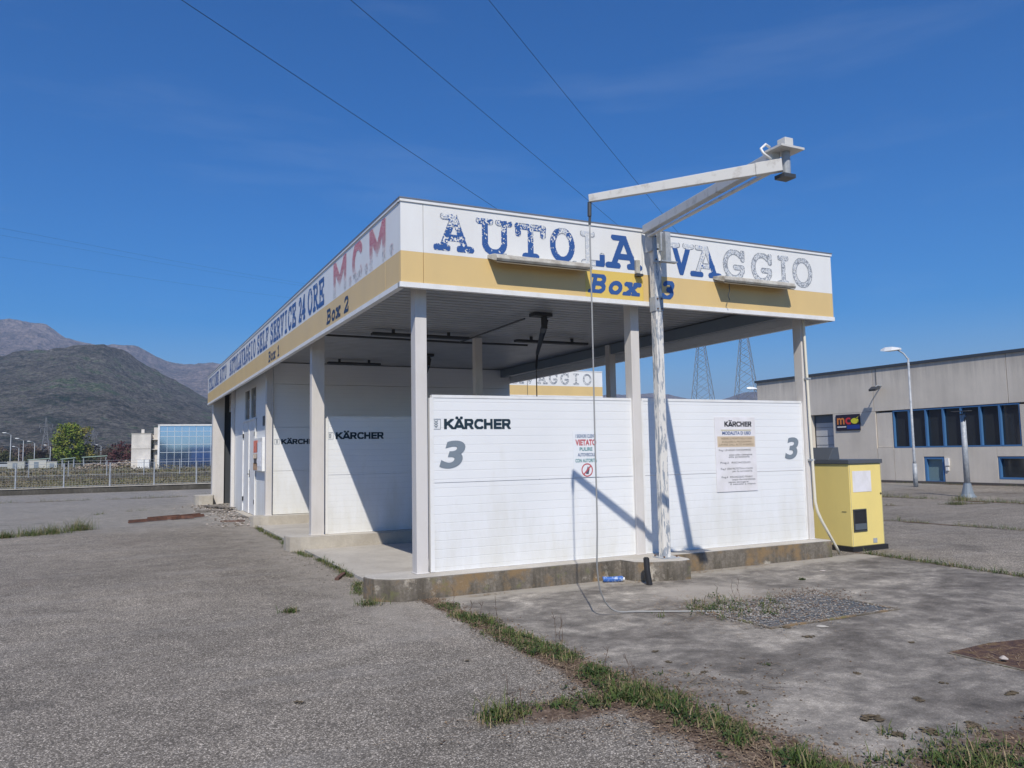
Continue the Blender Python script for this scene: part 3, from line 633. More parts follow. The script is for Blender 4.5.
# price board
t = thing('price_board', 'tall white paper board headed KÄRCHER with a beige band of small print', 'sign', (5.0,Y1-.006,1.52))
q = MB(); q.box(-.37,-.004,-.52,.37,.0,.52); q.build('board', M['paper'], t, bevel=.002)
q = MB(); q.box(-.33,-.0055,.10,.35,-.0045,.25); q.build('beige_band', mat('beige_print', (.62,.50,.36), .6), t)
dk = mat('black_print', (.03,.03,.035), .6)
brand('brand_lettering', (-.20,-.0065,.385), .075, .50, dk, t, .004)
q = MB(); q.box(-.26,-.0055,.325,.29,-.0045,.345); q.build('rule', mat('olive_print', (.55,.52,.40), .6), t)
tx(t,'heading_lettering','MODALITA D USO',.06,.02,.275,mat('blue_print', (.08,.14,.30), .6),.52,-.0065,.002)
for z, s, wd, x in ((.205,'INSERIRE LE MONETE NELLA CASSA',.56,.02),(.16,'SCEGLIERE IL PROGRAMMA',.54,.02),(.12,'LAVARE DALL ALTO IN BASSO',.62,.01)): tx(t,'small_print',s,.04,x,z,mat('brown_print', (.16,.11,.07), .6),wd,-.0065)
for z, s, wd, x in ((.045,'Prog.1 LAVAGGIO CON SHAMPOO',.58,-.02),(-.02,'acqua calda e detergente',.42,.08),(-.05,'alta pressione',.38,.05),(-.13,'Prog.2   RISCIACQUO',.54,-.02),(-.215,'Prog.3  CERA PROTETTIVA A CALDO',.58,.0),(-.25,'per la carrozzeria',.36,.1),(-.33,'Prog.4   RISCIACQUO FINALE',.56,.0),(-.365,'acqua demineralizzata',.42,.12),(-.40,'senza asciugare',.36,.02),(-.43,'il veicolo a mano',.46,.1)): tx(t,'small_print',s,.036,x,z,dk,wd,-.0055)
# notice box on the west face
t = thing('notice_box', 'white box with weathered red, brown and black stickers beside plant room door', 'box', (XF,12.72,1.66))
q = MB(); q.box(-.10,-.75,-.42,-.003,.72,.42); q.build('housing', M['trim'], t, bevel=.008)
for nm, c, a in (('red_sticker',(.60,.16,.10),(.10,.56,.05,.36)),('cream_sticker',(.62,.50,.36),(.12,.6,-.12,.02)),('dark_slot',(.06,.05,.05),(.2,.5,-.24,-.10)),('brown_sticker',(.36,.22,.12),(.12,.6,-.40,-.22)),('white_label',(.75,.75,.78),(-.5,.0,-.3,.3))):
    q = MB(); q.box(-.1035,a[0]-.12,a[2],-.1005,a[1]+.08,a[3]); q.build(nm, m_noisy(nm, c, tuple(min(1,v*1.5+.05) for v in c), 14, .6), t)
# white drainpipe
q = MB(); q.tube([(6.335,.20,3.62),(6.335,.19,3.3),(6.36,.18,1.6),(6.37,.17,.80),(6.40,.165,.66),(6.47,.16,.52),(6.78,.20,.12),(6.86,.22,.02)], .020, 10)
q.build('drain_pipe', mat('ivory_pipe', (.74,.70,.58), .45), cw, smooth=True)
q = MB()
for z in (2.6,1.4): q.box(6.325,.16,z,6.395,.234,z+.025)
q.build('pipe_clip', M['galv'], cw)

# =================================================================== OUTDOOR SWING-ARM MAST
t = thing('swing_arm_mast', 'tall peeling white mast with folded swing arm standing before the wall', 'mast', (3.40,-.16,ZP))
bx, by, bz = 3.40, -.16, ZP
def lp(x, y, z): return (x-bx, y-by, z-bz)
q = MB(); q.box(-.068,-.055,.0,.042,.055,3.92); q.build('post', M['peel'], t, bevel=.008)
q = MB(); q.box(-.12,-.12,.0,.12,.12,.012); q.build('base_plate', M['galv'], t)
for bx_, by_, bz_ in ((-.095,-.095,.012),(.095,-.095,.012),(.095,.095,.012),(-.095,.095,.012)):
    q = MB(); q.tube([(bx_,by_,bz_),(bx_,by_,bz_+.022)], .012, 6); q.build('bolt', M['rusty'], t)
for bx_, bz_ in ((-.045,3.15),(.02,3.15),(-.045,3.28),(.02,3.28),(-.07,3.78),(-.07,4.08)):
    q = MB(); q.tube([(bx_,-.063 if bz_ < 3.5 else -.1,bz_),(bx_,-.078 if bz_ < 3.5 else -.112,bz_)], .010, 6); q.build('bolt', M['rusty'], t)
q = MB(); q.box(-.076,-.063,3.12,.05,.063,3.31); q.build('sleeve', M['galv'], t, bevel=.004)
q = MB(); q.box(-.11,-.085,3.90,-.085,.07,4.20); q.box(-.10,-.1,3.74,-.05,-.066,4.16); q.box(.01,-.10,3.90,.035,.06,4.16); q.box(-.085,-.06,3.94,.01,.05,4.0); q.build('head_bracket', M['galv'], t, bevel=.004)
q = MB(); q.box(.09,-.10,3.78,.115,.04,4.16); q.box(.115,-.10,3.78,.17,-.07,4.16); q.box(.0,-.13,3.755,.25,-.06,3.775); q.build('hanger_plate', M['galv'], t, bevel=.003)
E1 = Vector((2.53,-3.16,4.25)); S1 = Vector((3.31,-.08,4.46))
q = MB(); q.bar(lp(*S1), lp(*E1), .09, .11, w2=.09, h2=.10); q.build('lower_arm', M['arm_paint'], t, bevel=.006)
q = MB(); q.bar(lp(*(S1+Vector((-.02,-.1,-.11)))), lp(*(E1+Vector((.03,.1,-.11)))), .05, .02); q.build('arm_hose', M['arm_paint'], t)
e = lp(*E1)
q = MB(); q.tube([(e[0]+.07,e[1]-.05,e[2]+.04),(e[0]+.07,e[1]-.05,e[2]-.19)], .038, 12); q.build('pivot', M['galv'], t, smooth=False)
q = MB(); q.box(e[0]-.09,e[1]-.16,e[2]+.03,e[0]+.19,e[1]+.06,e[2]+.05); q.build('pivot_plate', M['arm_paint'], t)
q = MB(); q.box(e[0]+.02,e[1]-.10,e[2]+.051,e[0]+.12,e[1]+.0,e[2]+.15); q.build('pivot_block', M['arm_paint'], t, bevel=.006)
q = MB(); q.tube([(e[0]-.05,e[1]+.02,e[2]+.08),(e[0]-.10,e[1]+.02,e[2]+.10),(e[0]-.16,e[1]+.02,e[2]+.05),(e[0]-.15,e[1]+.0,e[2]-.0),(e[0]-.08,e[1]-.02,e[2]-.05)], .012, 8); q.build('hose_loop', M['trim'], t, smooth=True)
T0 = Vector((2.52,-3.24,4.135)); T1 = Vector((1.245,-2.0,4.035))
q = MB(); q.bar(lp(*T0), lp(*(T0+(T1-T0)*.13)), .06, .115); q.bar(lp(*(T0+(T1-T0)*.13)), lp(*T1), .045, .11, w2=.045, h2=.075); q.build('upper_arm', M['arm_paint'], t, bevel=.005)
q = MB(); q.box(e[0]-.02,e[1]-.11,e[2]-.225,e[0]+.12,e[1]+.01,e[2]-.19); q.build('pivot_foot', M['darkmetal'], t)
q = MB(); q.tube([lp(1.25,-2.0,4.0),lp(1.245,-2.0,3.86)], .02, 8); q.tube([lp(1.25,-2.0,3.86),lp(1.245,-2.0,3.78)], .013, 8); q.build('swivel', M['darkmetal'], t)
hp = [(1.245,-2.0,3.8),(1.248,-1.995,2.8),(1.25,-1.985,1.8),(1.26,-1.97,1.0),(1.27,-1.94,.7),(1.29,-1.90,.5),(1.35,-1.85,.28),(1.46,-1.80,.12),(1.60,-1.76,.04),(1.80,-1.78,.024),(2.05,-1.92,.022),(2.40,-2.12,.022),(2.55,-2.22,.02)]
def smooth_path(P, k=6):
    P = [Vector(p) for p in P]; out = []
    for i in range(len(P)-1):
        p0, p1, p2, p3 = P[max(i-1,0)], P[i], P[i+1], P[min(i+2,len(P)-1)]
        for j in range(k):
            s = j/k; out.append(.5*((2*p1)+(p2-p0)*s+(2*p0-5*p1+4*p2-p3)*s*s+(3*p1-p0-3*p2+p3)*s**3))
    out.append(P[-1]); return out
q = MB(); q.tube([lp(*p) for p in smooth_path(hp)], .0075, 8); q.build('hose', M['hose'], t, smooth=True)
# black pipe stub
q = MB(); q.tube([(0,.02,.31),(-.005,.0,.16),(.01,-.02,0)], .036, 14); q.tube([(0,.02,.311),(0,.02,.318)], .026, 12)
o = q.build('pipe_stub', M['black'], smooth=False); o.location = (2.87,-.50,.01); tag(o, 'short black upright pipe leaning against the plinth below the mast', 'pipe')
# crushed blue can
t = thing('drinks_can', 'crushed blue drinks can lying by the plinth', 'can', (2.63,-.13,.045), R(-20))
q = MB(); q.tube([(-.13,0,0),(-.12,0,.002),(-.05,.004,-.004),(.03,-.006,.0),(.10,0,.003),(.11,0,0)], .034, 12); q.build('can_body', m_noisy('can_blue', (.04,.13,.42), (.45,.55,.7), 22, .3, .5, .62), t, smooth=True)
q = MB(); q.tube([(.111,0,0),(.135,0,0)], .020, 10); q.build('cap', M['trim'], t)
# =================================================================== YELLOW TOKEN / VACUUM CABINET
t = thing('token_cabinet', 'yellow machine cabinet with dark grey lid at right end of the wall', 'machine', (7.22,.28,0), R(2))
q = MB(); q.box(0,0,.08,.74,.80,1.33); q.build('body', M['yellowbox'], t, bevel=.006)
q = MB(); q.box(-.035,-.035,.0,.775,.84,.08); q.build('base', M['black'], t, bevel=.004)
q = MB(); q.box(-.02,-.02,1.332,.76,.82,1.395); lid = q.build('lid', mat('lid_grey', (.085,.095,.11), .5), t, bevel=.005)
q = MB(); q.add([(-.02,.35,1.396),(.24,.35,1.396),(.24,.80,1.396),(-.02,.80,1.396),(.13,.37,1.59),(.24,.37,1.59),(.24,.80,1.59),(.13,.80,1.59)], [(0,3,2,1),(4,5,6,7),(0,1,5,4),(1,2,6,5),(2,3,7,6),(3,0,4,7)]); q.build('hood', mat('hood_grey', (.075,.085,.10), .5), t, bevel=.004)
q = MB(); q.box(.07,-.004,.90,.49,-.001,1.22); q.build('instruction_sheet', M['paper'], t)
q = MB(); q.box(.04,-.012,.30,.34,-.001,.32,0); q.box(.04,-.012,.62,.34,-.001,.64,0); q.box(.04,-.012,.321,.06,-.001,.619,0); q.box(.32,-.012,.321,.34,-.001,.619,0)
q.box(.061,-.003,.321,.319,-.0015,.619,1); q.box(.061,-.02,.33,.319,-.0035,.42,2); q.build('coin_tray', [M['darkmetal'],M['black'],mat('slate_plastic',(.10,.12,.14),.4)], t)
q = MB(); q.box(.47,-.005,.11,.56,-.001,.18); q.build('type_plate', M['galv'], t)
q = MB(); q.tube([(.70,-.001,.86),(.70,-.012,.86)], .014, 10); q.build('lock', M['black'], t)
q = MB(); q.box(.012,-.0025,.095,.016,-.0005,1.32); q.box(.724,-.0025,.095,.728,-.0005,1.32); q.box(.016,-.0025,1.315,.724,-.0005,1.319); q.build('door_seam', M['num'], t)
q = MB(); q.box(-.006,.08,.60,-.001,.16,.605); q.build('latch', M['darkmetal'], t)

# =================================================================== GREY INDUSTRIAL HALL (right)
XB, BT = 27.4, 5.12
m_ = mat('hall_concrete', rough=.85, spec=.25); tt = NT(m_); p_ = tt.pos()
n_ = tt.noise(tt.pos((1,2.2,.12)), 1.6, 7, .7); n2_ = tt.noise(p_, .5, 5, .6); n3_ = tt.noise(p_, 30, 3)
c_ = tt.mix(tt.ramp(n_, [(.3,0),(.7,1)]), (.68,.62,.53), (.60,.545,.47)); c_ = tt.mix(1., c_, tt.ramp(n2_, [(.3,.88),(.7,1.08)]), 'MULTIPLY'); c_ = tt.mix(.5, c_, tt.ramp(n3_, [(.3,.8),(.7,1.15)]), 'MULTIPLY')
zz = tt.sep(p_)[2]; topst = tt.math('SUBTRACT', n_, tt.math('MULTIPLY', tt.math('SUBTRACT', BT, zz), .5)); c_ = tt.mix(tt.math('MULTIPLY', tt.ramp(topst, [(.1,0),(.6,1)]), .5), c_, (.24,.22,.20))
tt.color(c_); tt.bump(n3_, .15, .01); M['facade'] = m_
M['blueframe'] = mat('blue_window_frame', (.06,.17,.36), .5)
hall = thing('industrial_hall', 'long grey concrete industrial hall with a band of blue-framed windows', 'hall', (XB,10,0))
def hb(x0,y0,z0,x1,y1,z1): return (x0-XB,y0-10,z0,x1-XB,y1-10,z1)
q = MB()
def wall(y0,y1,z0,z1,t=.25): q.box(*hb(XB,y0,z0,XB+t,y1,z1))
j = .012
ups = [-14,-8,-2,4,10.2,16.2,19.9,23.4]
for a, b in zip(ups[:-1], ups[1:]): wall(a+j,b-j,3.14,BT-.1)
wall(19.85,23.4,0,3.13); wall(16.15,18.5,0,3.13); wall(15.32,16.12,0,1.52); wall(13.90,15.30,0,1.49); wall(12.98,13.89,1.12,1.49); wall(10.78,12.97,0,1.49)
wall(9.3,10.77,1.12,1.49); wall(9.3,10.77,0,.24); wall(4,9.29,0,1.49); wall(9.42,9.80,1.5,3.06); wall(-14,3.99,0,3.13); wall(4,4.3,1.5,3.06)
q.box(*hb(XB+.04,15.32,1.53,XB+.2,16.12,3.06)); 
q.box(*hb(XB+.26,23.0,0,XB+25,23.3,BT-.1)); q.box(*hb(XB+.26,-14,0,XB+25,-13.7,BT-.1)); q.box(*hb(XB+.25,-13.7,BT-.3,XB+25,23,BT-.12))
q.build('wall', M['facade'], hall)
q = MB(); q.box(*hb(XB-.06,-14.1,BT-.1,XB+.35,23.5,BT+.02)); q.build('roof_edge', mat('roof_edge_metal', (.05,.06,.075), .6), hall)
q = MB(); q.box(*hb(XB-.04,-14,0,XB-.003,16.1,.10)); q.build('foundation_strip', mat('foundation_dark', (.09,.08,.075), .9), hall)
q = MB(); q.box(*hb(XB+.3,-13.6,0,XB+.34,16.1,3.12)); q.build('interior', M['dark'], hall)
# garage door recess
q = MB(); q.box(*hb(XB+.30,18.52,0,XB+.36,19.84,2.75)); gd = q.build('garage_door', mat('garage_door_grey', (.46,.47,.48), .5), hall)
q = MB()
for k in range(6): q.box(*hb(XB+.29,18.53,.42+k*.42,XB+.299,19.83,.435+k*.42))
q.build('panel_joints', M['darkmetal'], gd)
q = MB(); q.box(*hb(XB+.28,18.52,2.76,XB+.40,19.84,3.12)); q.build('door_lintel', mat('lintel_blue_grey', (.10,.13,.17), .6), hall)
# window band
def window(y0, y1, z0, z1, nm='window', fr=.055, fv=.032, panes=1, mt='glass'):
    g = MB(); g.box(*hb(XB+.15,y0,z0,XB+.17,y1,z1)); wo = g.build(nm, M[mt], hall)
    f = MB(); f.box(*hb(XB+.02,y0,z0,XB+.14,y1,z0+fr)); f.box(*hb(XB+.02,y0,z1-fr,XB+.14,y1,z1)); f.box(*hb(XB+.02,y0,z0+fr,XB+.14,y0+fv,z1-fr)); f.box(*hb(XB+.02,y1-fv,z0+fr,XB+.14,y1,z1-fr))
    f.build('window_frame', M['blueframe'], wo); return wo
ys = [15.28, 14.45, 13.75, 13.05, 12.35, 11.65, 10.95, 10.3, 9.82]
ys = [15.28-k*(15.28-9.82)/7 for k in range(8)]
for a, b in zip(ys[:-1], ys[1:]): window(b+.004, a-.004, 1.5, 3.12)
for k in range(7): window(4.32+k*.72, 4.32+k*.72+.71, 1.5, 3.12)
window(12.99,13.88,.02,1.11,'service_door',.10,.09,mt='glass')
bpy.data.materials['dark_glass']
sd = [o for o in COL.objects if o.name.startswith('service_door')][0]; sd.data.materials[0] = mat('frosted_pane', (.16,.24,.26), .25)
window(9.31,10.76,.25,1.11,'low_window',.07,.07)
# hall sign
t = thing('hall_sign', 'black signboard with red and yellow mco lettering beside the garage door', 'sign', (XB-.002,17.63,2.70))
q = MB(); q.box(-.04,-.67,-.37,-.0,.67,.37); q.build('board', mat('sign_black', (.025,.02,.035), .4), t)
q = MB(); q.box(-.043,-.66,-.30,-.041,.05,-.12); q.build('blue_panel', mat('sign_blue', (.02,.05,.25), .4), t)
q = MB(); q.box(-.043,.10,-.22,-.041,.60,-.17); q.build('white_line', M['trim'], t)
text_mesh('sign_lettering', 'm', .62, (-.044,.60,-.07), (0,-1,0), (0,0,1), mat('sign_orange', (.65,.22,.05), .4), t, offset=.012, width=.42)
text_mesh('sign_lettering', 'c', .62, (-.044,.13,-.07), (0,-1,0), (0,0,1), mat('sign_red', (.60,.04,.05), .4), t, offset=.014, width=.30)
q = MB(); q.add([(-.0445,-.40+.22*math.cos(a),.06+.13*math.sin(a)) for a in [2*math.pi*k/20 for k in range(20)]], [tuple(range(20))]); q.add([(-.0445,-.45,.17),(-.0445,-.62,.27),(-.0445,-.5,.13)], [(0,1,2)])
q.build('yellow_fruit', mat('sign_yellow', (.65,.62,.04), .4), t)
# wall spotlight
t = thing('wall_spotlight', 'grey spotlight on a short arm high on the concrete hall', 'spotlight', (XB,15.75,4.2))
q = MB(); q.tube([(0,0,.05),(-.25,0,.06),(-.42,-.03,-.02)], .025, 8); q.build('arm', M['galv'], t)
q = MB(); q.add([(-.36,-.22,.02),(-.36,.22,.02),(-.62,.18,-.12),(-.62,-.18,-.12),(-.38,-.22,-.10),(-.38,.22,-.10),(-.60,.18,-.2),(-.60,-.18,-.2)], [(0,1,2,3),(7,6,5,4),(0,4,5,1),(1,5,6,2),(2,6,7,3),(3,7,4,0)]); q.build('lamp_head', M['darkmetal'], t)
q = MB(); q.tube([(-.012,.25,.1),(-.012,.26,.86)], .012, 5); q.build('cable', M['darkmetal'], t)
q = MB(); q.box(XB-.06,12.75,.75,XB-.001,12.92,1.05); q.box(XB-.05,12.78,.55,XB-.001,12.9,.70); tag(q.build('meter_box', M['trim']), 'two small white meter boxes beside the low glazed door', 'box')

# =================================================================== STREET LAMPS / POLES
def lamp(loc, h, lab, arm=(-.25,.9), grp=None, rz=0, r0=.085):
    t = thing('street_lamp', lab, 'street lamp', loc, rz, grp)
    q = MB(); q.tube([(0,0,0),(0,0,.9)], r0*1.35, 10, r2=r0*1.3); q.tube([(0,0,.9),(0,0,1.0),(0,0,h)], r0, 10, r2=r0*.6); q.build('pole', M['galv'], t, smooth=True)
    d = Vector((arm[0],arm[1],0)); L_ = d.length; d.normalize()
    q = MB(); q.tube([(0,0,h-.05),tuple(d*L_*.4+Vector((0,0,h+.20))),tuple(d*L_+Vector((0,0,h+.38)))], r0*.5, 8); q.build('arm', M['galv'], t)
    c = d*(L_+.25); s_ = d.cross(Vector((0,0,1)))
    q = MB(); vs = []
    for k, (a, wd, zt, zb) in enumerate(((-.38,.09,.02,-.05),(-.1,.17,.09,-.06),(.2,.16,.10,-.06),(.42,.07,.05,-.02))):
        for sx_, zz_ in ((-1,zb),(1,zb),(.6,zt),(-.6,zt)): vs.append(c+d*a+s_*wd*sx_+Vector((0,0,h+.42+zz_)))
    q.add(vs, [(0,1,2,3),(15,14,13,12)]+[(i*4+j_, i*4+(j_+1)%4, i*4+4+(j_+1)%4, i*4+4+j_) for i in range(3) for j_ in range(4)]); q.build('lamp_head', mat('lamp_head_white', (.78,.79,.78), .35) if not bpy.data.materials.get('lamp_head_white') else bpy.data.materials['lamp_head_white'], t)
    return t
lamp((24.65,12.27,0), 4.98, 'slim grey street lamp standing before the concrete hall', (-.05,.42), r0=.065)
t = thing('cut_pole', 'headless grey metal pole on a flared concrete foot before the hall windows', 'pole', (20.3,7.25,0))
q = MB(); q.tube([(0,0,.2),(0,0,2.5)], .088, 12, r2=.072); q.build('shaft', M['galv'], t, smooth=True)
q = MB(); q.tube([(0,0,0),(0,0,.10),(0,0,.42)], .24, 12, r2=.10); q.build('foot', M['num'], t)
q = MB(); q.box(-.12,-.03,2.50,.05,.03,2.53); q.bar((-.05,-.11,2.42),(.0,.0,2.16), .03); q.bar((.05,-.09,2.36),(0,-.09,2.5), .02); q.box(-.2,-.3,2.60,.0,.25,2.62); q.tube([(-.02,0,2.53),(-.05,0,2.6)], .015, 6); q.build('cap_bracket', M['darkmetal'], t)
lamps = [(-23.7,190.5,'nearest the left edge, tallest',7.2),(-21.4,190.8,'second from left, behind parked cars',6.0),(-21.0,211,'third from the left edge',5.8),(-19.1,231,'right beside the small lattice pylon',5.2),(-26.5,235,'short, far behind the first lamp',5.0),(-17.2,250,'just left of the green tree',4.8),(-7.9,260,'right of the green tree',5.6)]
for i, (x, y, lab, h) in enumerate(lamps): lamp((x,y,0), h, 'distant street lamp, '+lab, (-.9,-.5), 'distant street lamps along the road', r0=.11)
lamp((39.0,35.2,0), 5.5, 'street lamp behind hall corner, only its white head over the wall', (-.5,.1), r0=.08)

# =================================================================== PERIMETER WALL, FENCES
M['lowwall'] = m_concrete('low_wall_concrete', (.14,.13,.115), (.075,.07,.06), 1., stain=.9, zdirt=(0,.5,(.06,.055,.045)))
q = MB(); q.box(-45,35.4,0,26,35.7,.27); q.box(-45,35.36,.271,26,35.74,.30,1); 
tag(q.build('perimeter_wall', [M['lowwall'], M['plinth_top']]), 'low stained concrete kerb wall along the far edge of the yard', 'wall')
def fence(y, x0, x1, step, h, z0, lab, first=None):
    t = thing('wire_fence', lab, 'fence', (x0,y,z0)); x = (first if first is not None else x0)
    while x < x1:
        q = MB(); q.tube([(x-x0,0,0),(x-x0,0,h)], .034, 6); q.build('post', M['galv'], t); x += step
    q = MB()
    for z in (.05,h*.5,h-.03): q.tube([(0,0,z),(x1-x0,0,z)], .009, 4)
    k = 0; L_ = x1-x0
    if y < 50:
        for k in range(1,9): q.tube([(0,0,.05+k*(h-.1)/9),(L_,0,.05+k*(h-.1)/9)], .0025, 3, cap=False)
        xx_ = 0
        while xx_ < L_: q.tube([(xx_,0,.05),(xx_,0,h-.05)], .0025, 3, cap=False); xx_ += .12
    q.build('wire_mesh', M['galv'], t)
fence(35.55, -27, 22, 1.98, 1.15, .30, 'wire mesh fence with slim grey posts on top of the low kerb wall', first=-26.95)
fence(65.5, -36, 60, 2.78, 1.55, 0, 'farther wire fence standing out in the dry field', first=-34.3)
q = MB(); q.box(-60,65.0,0,60,65.25,.28); tag(q.build('field_kerb', M['lowwall']), 'long low dark kerb running under the farther fence in the field', 'kerb')

# =================================================================== MOUNTAINS
def m_hill(name, stops, sc, d2=.0):
    m = mat(name, rough=1, spec=0); t = NT(m); p = t.pos()
    n = t.noise(p, sc, 10, .7); n2 = t.noise(p, sc*7, 8, .75)
    c = t.mix(.8, t.ramp(t.math('ADD', t.math('MULTIPLY', n, .5), t.math('MULTIPLY', n2, .5)), stops), t.ramp(t.noise(p, sc*22, 3, .7), [(.35,.35),(.65,1.7)]), 'MULTIPLY'); t.color(c)
    nb = t.noise(p, sc*9, 6, .75); t.bump(nb, 1., .09/sc)
    return m
M['hill'] = m_hill('wooded_hillside', [(.38,(.030,.046,.030)),(.45,(.078,.076,.066)),(.52,(.14,.13,.115)),(.58,(.062,.095,.050)),(.66,(.21,.20,.155))], .012)
M['mount'] = m_hill('bare_mountain', [(.36,(.10,.09,.075)),(.48,(.19,.15,.13)),(.58,(.30,.24,.205)),(.68,(.45,.38,.33))], .0035)
def fbm(X, Y, base, octs, seed):
    out = np.zeros_like(X); amp = 1; tot = 0
    rs = np.random.RandomState(seed)
    for o in range(octs):
        f = 2**o/base; g = rs.rand(64,64); xx = (X*f+rs.rand()*50)%63; yy = (Y*f+rs.rand()*50)%63
        x0 = xx.astype(int); y0 = yy.astype(int); fx = xx-x0; fy = yy-y0; fx = fx*fx*(3-2*fx); fy = fy*fy*(3-2*fy)
        v = g[y0,x0]*(1-fx)*(1-fy)+g[y0,(x0+1)%64]*fx*(1-fy)+g[(y0+1)%64,x0]*(1-fx)*fy+g[(y0+1)%64,(x0+1)%64]*fx*fy
        out += amp*(1-np.abs(2*v-1)); tot += amp; amp *= .52
    return out/tot
def terrain(name, mt, prof, d_foot, d_crest, d_back, az0, az1, na, nr, rough, base, seed):
    A = np.radians(np.linspace(az0, az1, na)); T = np.linspace(0, 1, nr)
    pa = [p[0] for p in prof]; pe = [p[1] for p in prof]
    crest = np.interp(np.degrees(A), pa, pe)*(.90)*d_crest+1.6
    kk = np.exp(-np.linspace(-2,2,9)**2); kk /= kk.sum(); crest = np.convolve(np.pad(crest, 4, 'edge'), kk, 'valid')
    AA, TT = np.meshgrid(A, T); D = np.where(TT < .7, d_foot+(d_crest-d_foot)*TT/.7, d_crest+(d_back-d_crest)*(TT-.7)/.3)
    X = CAM.x+D*np.sin(AA); Y = CAM.y+D*np.cos(AA)
    sh = np.where(TT < .7, np.sin(np.clip(TT/.7,0,1)*math.pi/2)**1.15*.98+.02*TT, np.clip(1-((TT-.7)/.3)**2*.6, 0, 1))
    n = fbm(X, Y, base, 8, seed); n = n-n.mean(); n2_ = fbm(X, Y, base*.16, 5, seed+1); n2_ = n2_-n2_.mean()
    amt = np.clip(TT*3,0,1)*np.where(TT < .62, 1, np.clip((.72-TT)/.12, .08, 1))
    Z = crest[None,:]*sh+crest[None,:]*rough*n*amt*1.4+crest[None,:]*.07*n2_*np.clip(TT*3,0,1)-.5*(TT < .01)
    Z = np.where(TT == 0, -1, Z)
    vs = np.stack([X,Y,Z], -1).reshape(-1,3); fs = []
    for i in range(nr-1):
        for j_ in range(na-1): a = i*na+j_; fs.append((a,a+1,a+na+1,a+na))
    me = bpy.data.meshes.new(name); me.from_pydata(vs.tolist(), [], fs); me.materials.append(mt)
    o = bpy.data.objects.new(name, me); COL.objects.link(o); me.polygons.foreach_set('use_smooth', [False]*len(fs))
    return tag(o, kind='structure')
terrain('wooded_hill', M['hill'], [(-60,.02),(-40,.07),(-20,.10),(-10,.11),(-6.7,.113),(-5.7,.1185),(-3.6,.1255),(-1.5,.1275),(-.8,.126),(-.4,.121),(2.26,.096),(4.76,.0725),(5.7,.065),(9,.045),(14,.03),(25,.018)], 560, 1400, 1900, -45, 25, 420, 130, .17, 260, 3)
terrain('far_mountains', M['mount'], [(-70,.10),(-30,.13),(-12,.145),(-6.8,.150),(-5.2,.154),(-4.3,.151),(-3.6,.143),(-2.4,.136),(-1.3,.131),(.4,.134),(.9,.1345),(1.6,.1245),(2.5,.1135),(3.2,.112),(4.1,.1132),(5.35,.117),(8,.112),(14,.10),(22,.082),(30,.074),(34,.0715),(36.9,.070),(39.6,.061),(41,.0602),(42.7,.070),(45,.076),(60,.08),(90,.09)], 2000, 3600, 4600, -60, 80, 640, 110, .20, 700, 11)
# haze: air between us and the mountains
hz = MB(); hz.box(-6500,-1200,-1.0,6800,7200,640); ho = hz.build('haze', mat('haze_air')); ho['kind'] = 'stuff'
hm = ho.data.materials[0]; hn = hm.node_tree; hn.nodes.remove(hn.nodes['Principled BSDF']); pv = hn.nodes.new('ShaderNodeVolumePrincipled')
pv.inputs['Color'].default_value = (.48,.68,1,1); pv.inputs['Density'].default_value = 1.9e-4; pv.inputs['Anisotropy'].default_value = .0
hn.links.new(pv.outputs[0], hn.nodes['Material Output'].inputs['Volume'])

# =================================================================== PYLONS AND WIRES
def pylon(loc, H, w0, wt, lab, rz, grp, r=.09, arms=3, aw=6.):
    t = thing('lattice_pylon', lab, 'pylon', loc, rz, grp)
    q = MB(); n = 13
    def wd(z): return w0+(wt-w0)*min(1, z/(H*.72)) if z < H*.72 else wt*(1-.6*(z-H*.72)/(H*.28))
    zs = [0]; 
    while zs[-1] < H-1.5: zs.append(min(H, zs[-1]+max(1.3, wd(zs[-1])*.62)))
    zs[-1] = H
    for a, b in zip(zs[:-1], zs[1:]):
        wa, wb = wd(a)/2, wd(b)/2; ca = [(-wa,-wa),(wa,-wa),(wa,wa),(-wa,wa)]; cb = [(-wb,-wb),(wb,-wb),(wb,wb),(-wb,wb)]
        for i in range(4):
            j_ = (i+1)%4
            q.bar((*ca[i],a),(*cb[i],b), r*1.5); q.bar((*ca[i],a),(*cb[j_],b), r*.8); q.bar((*ca[j_],a),(*cb[i],b), r*.8)
    q.build('lattice_tower', M['pyl'], t)
    for k in range(arms):
        z = H*(.76+.1*k); q = MB(); l_ = aw*(1-.18*abs(k-1))
        for s in (-1,1):
            w_ = wd(z)/2
            for yy_ in (-w_,w_): q.bar((s*w_,yy_,z),(s*l_,0,z+.1), r); q.bar((s*w_,yy_,z+1.1),(s*l_,0,z+.15), r*.8)
            q.tube([(s*l_,0,z),(s*l_,0,z-1.2)], .08, 5)
        q.build('crossarm', M['pyl'], t)
    return t
M['pyl'] = mat('pylon_steel', (.20,.21,.23), .6, .2)
pylon((157.5,183.5,0), 48, 9.2, 1.9, 'tall lattice pylon seen under the roof, left of the pair', R(35), 'tall lattice pylons')
pylon((152.5,159.2,0), 45, 8.8, 2.0, 'tall lattice pylon seen under the roof, next to hall corner', R(35), 'tall lattice pylons')
pylon((-24.6,290.8,0), 15.6, 3.6, .7, 'small far lattice pylon among street lamps at left', 0, None, .06, 2, 1.8)
pylon((-14.5,420,0), 17, 4, .8, 'faintest far lattice pylon right of the green tree', 0, None, .06, 2, 1.8)
def ray(px, py): d = f_+(px-512)/792.5*r_-(py-384)/792.5*u_; return d/math.hypot(d.x,d.y)
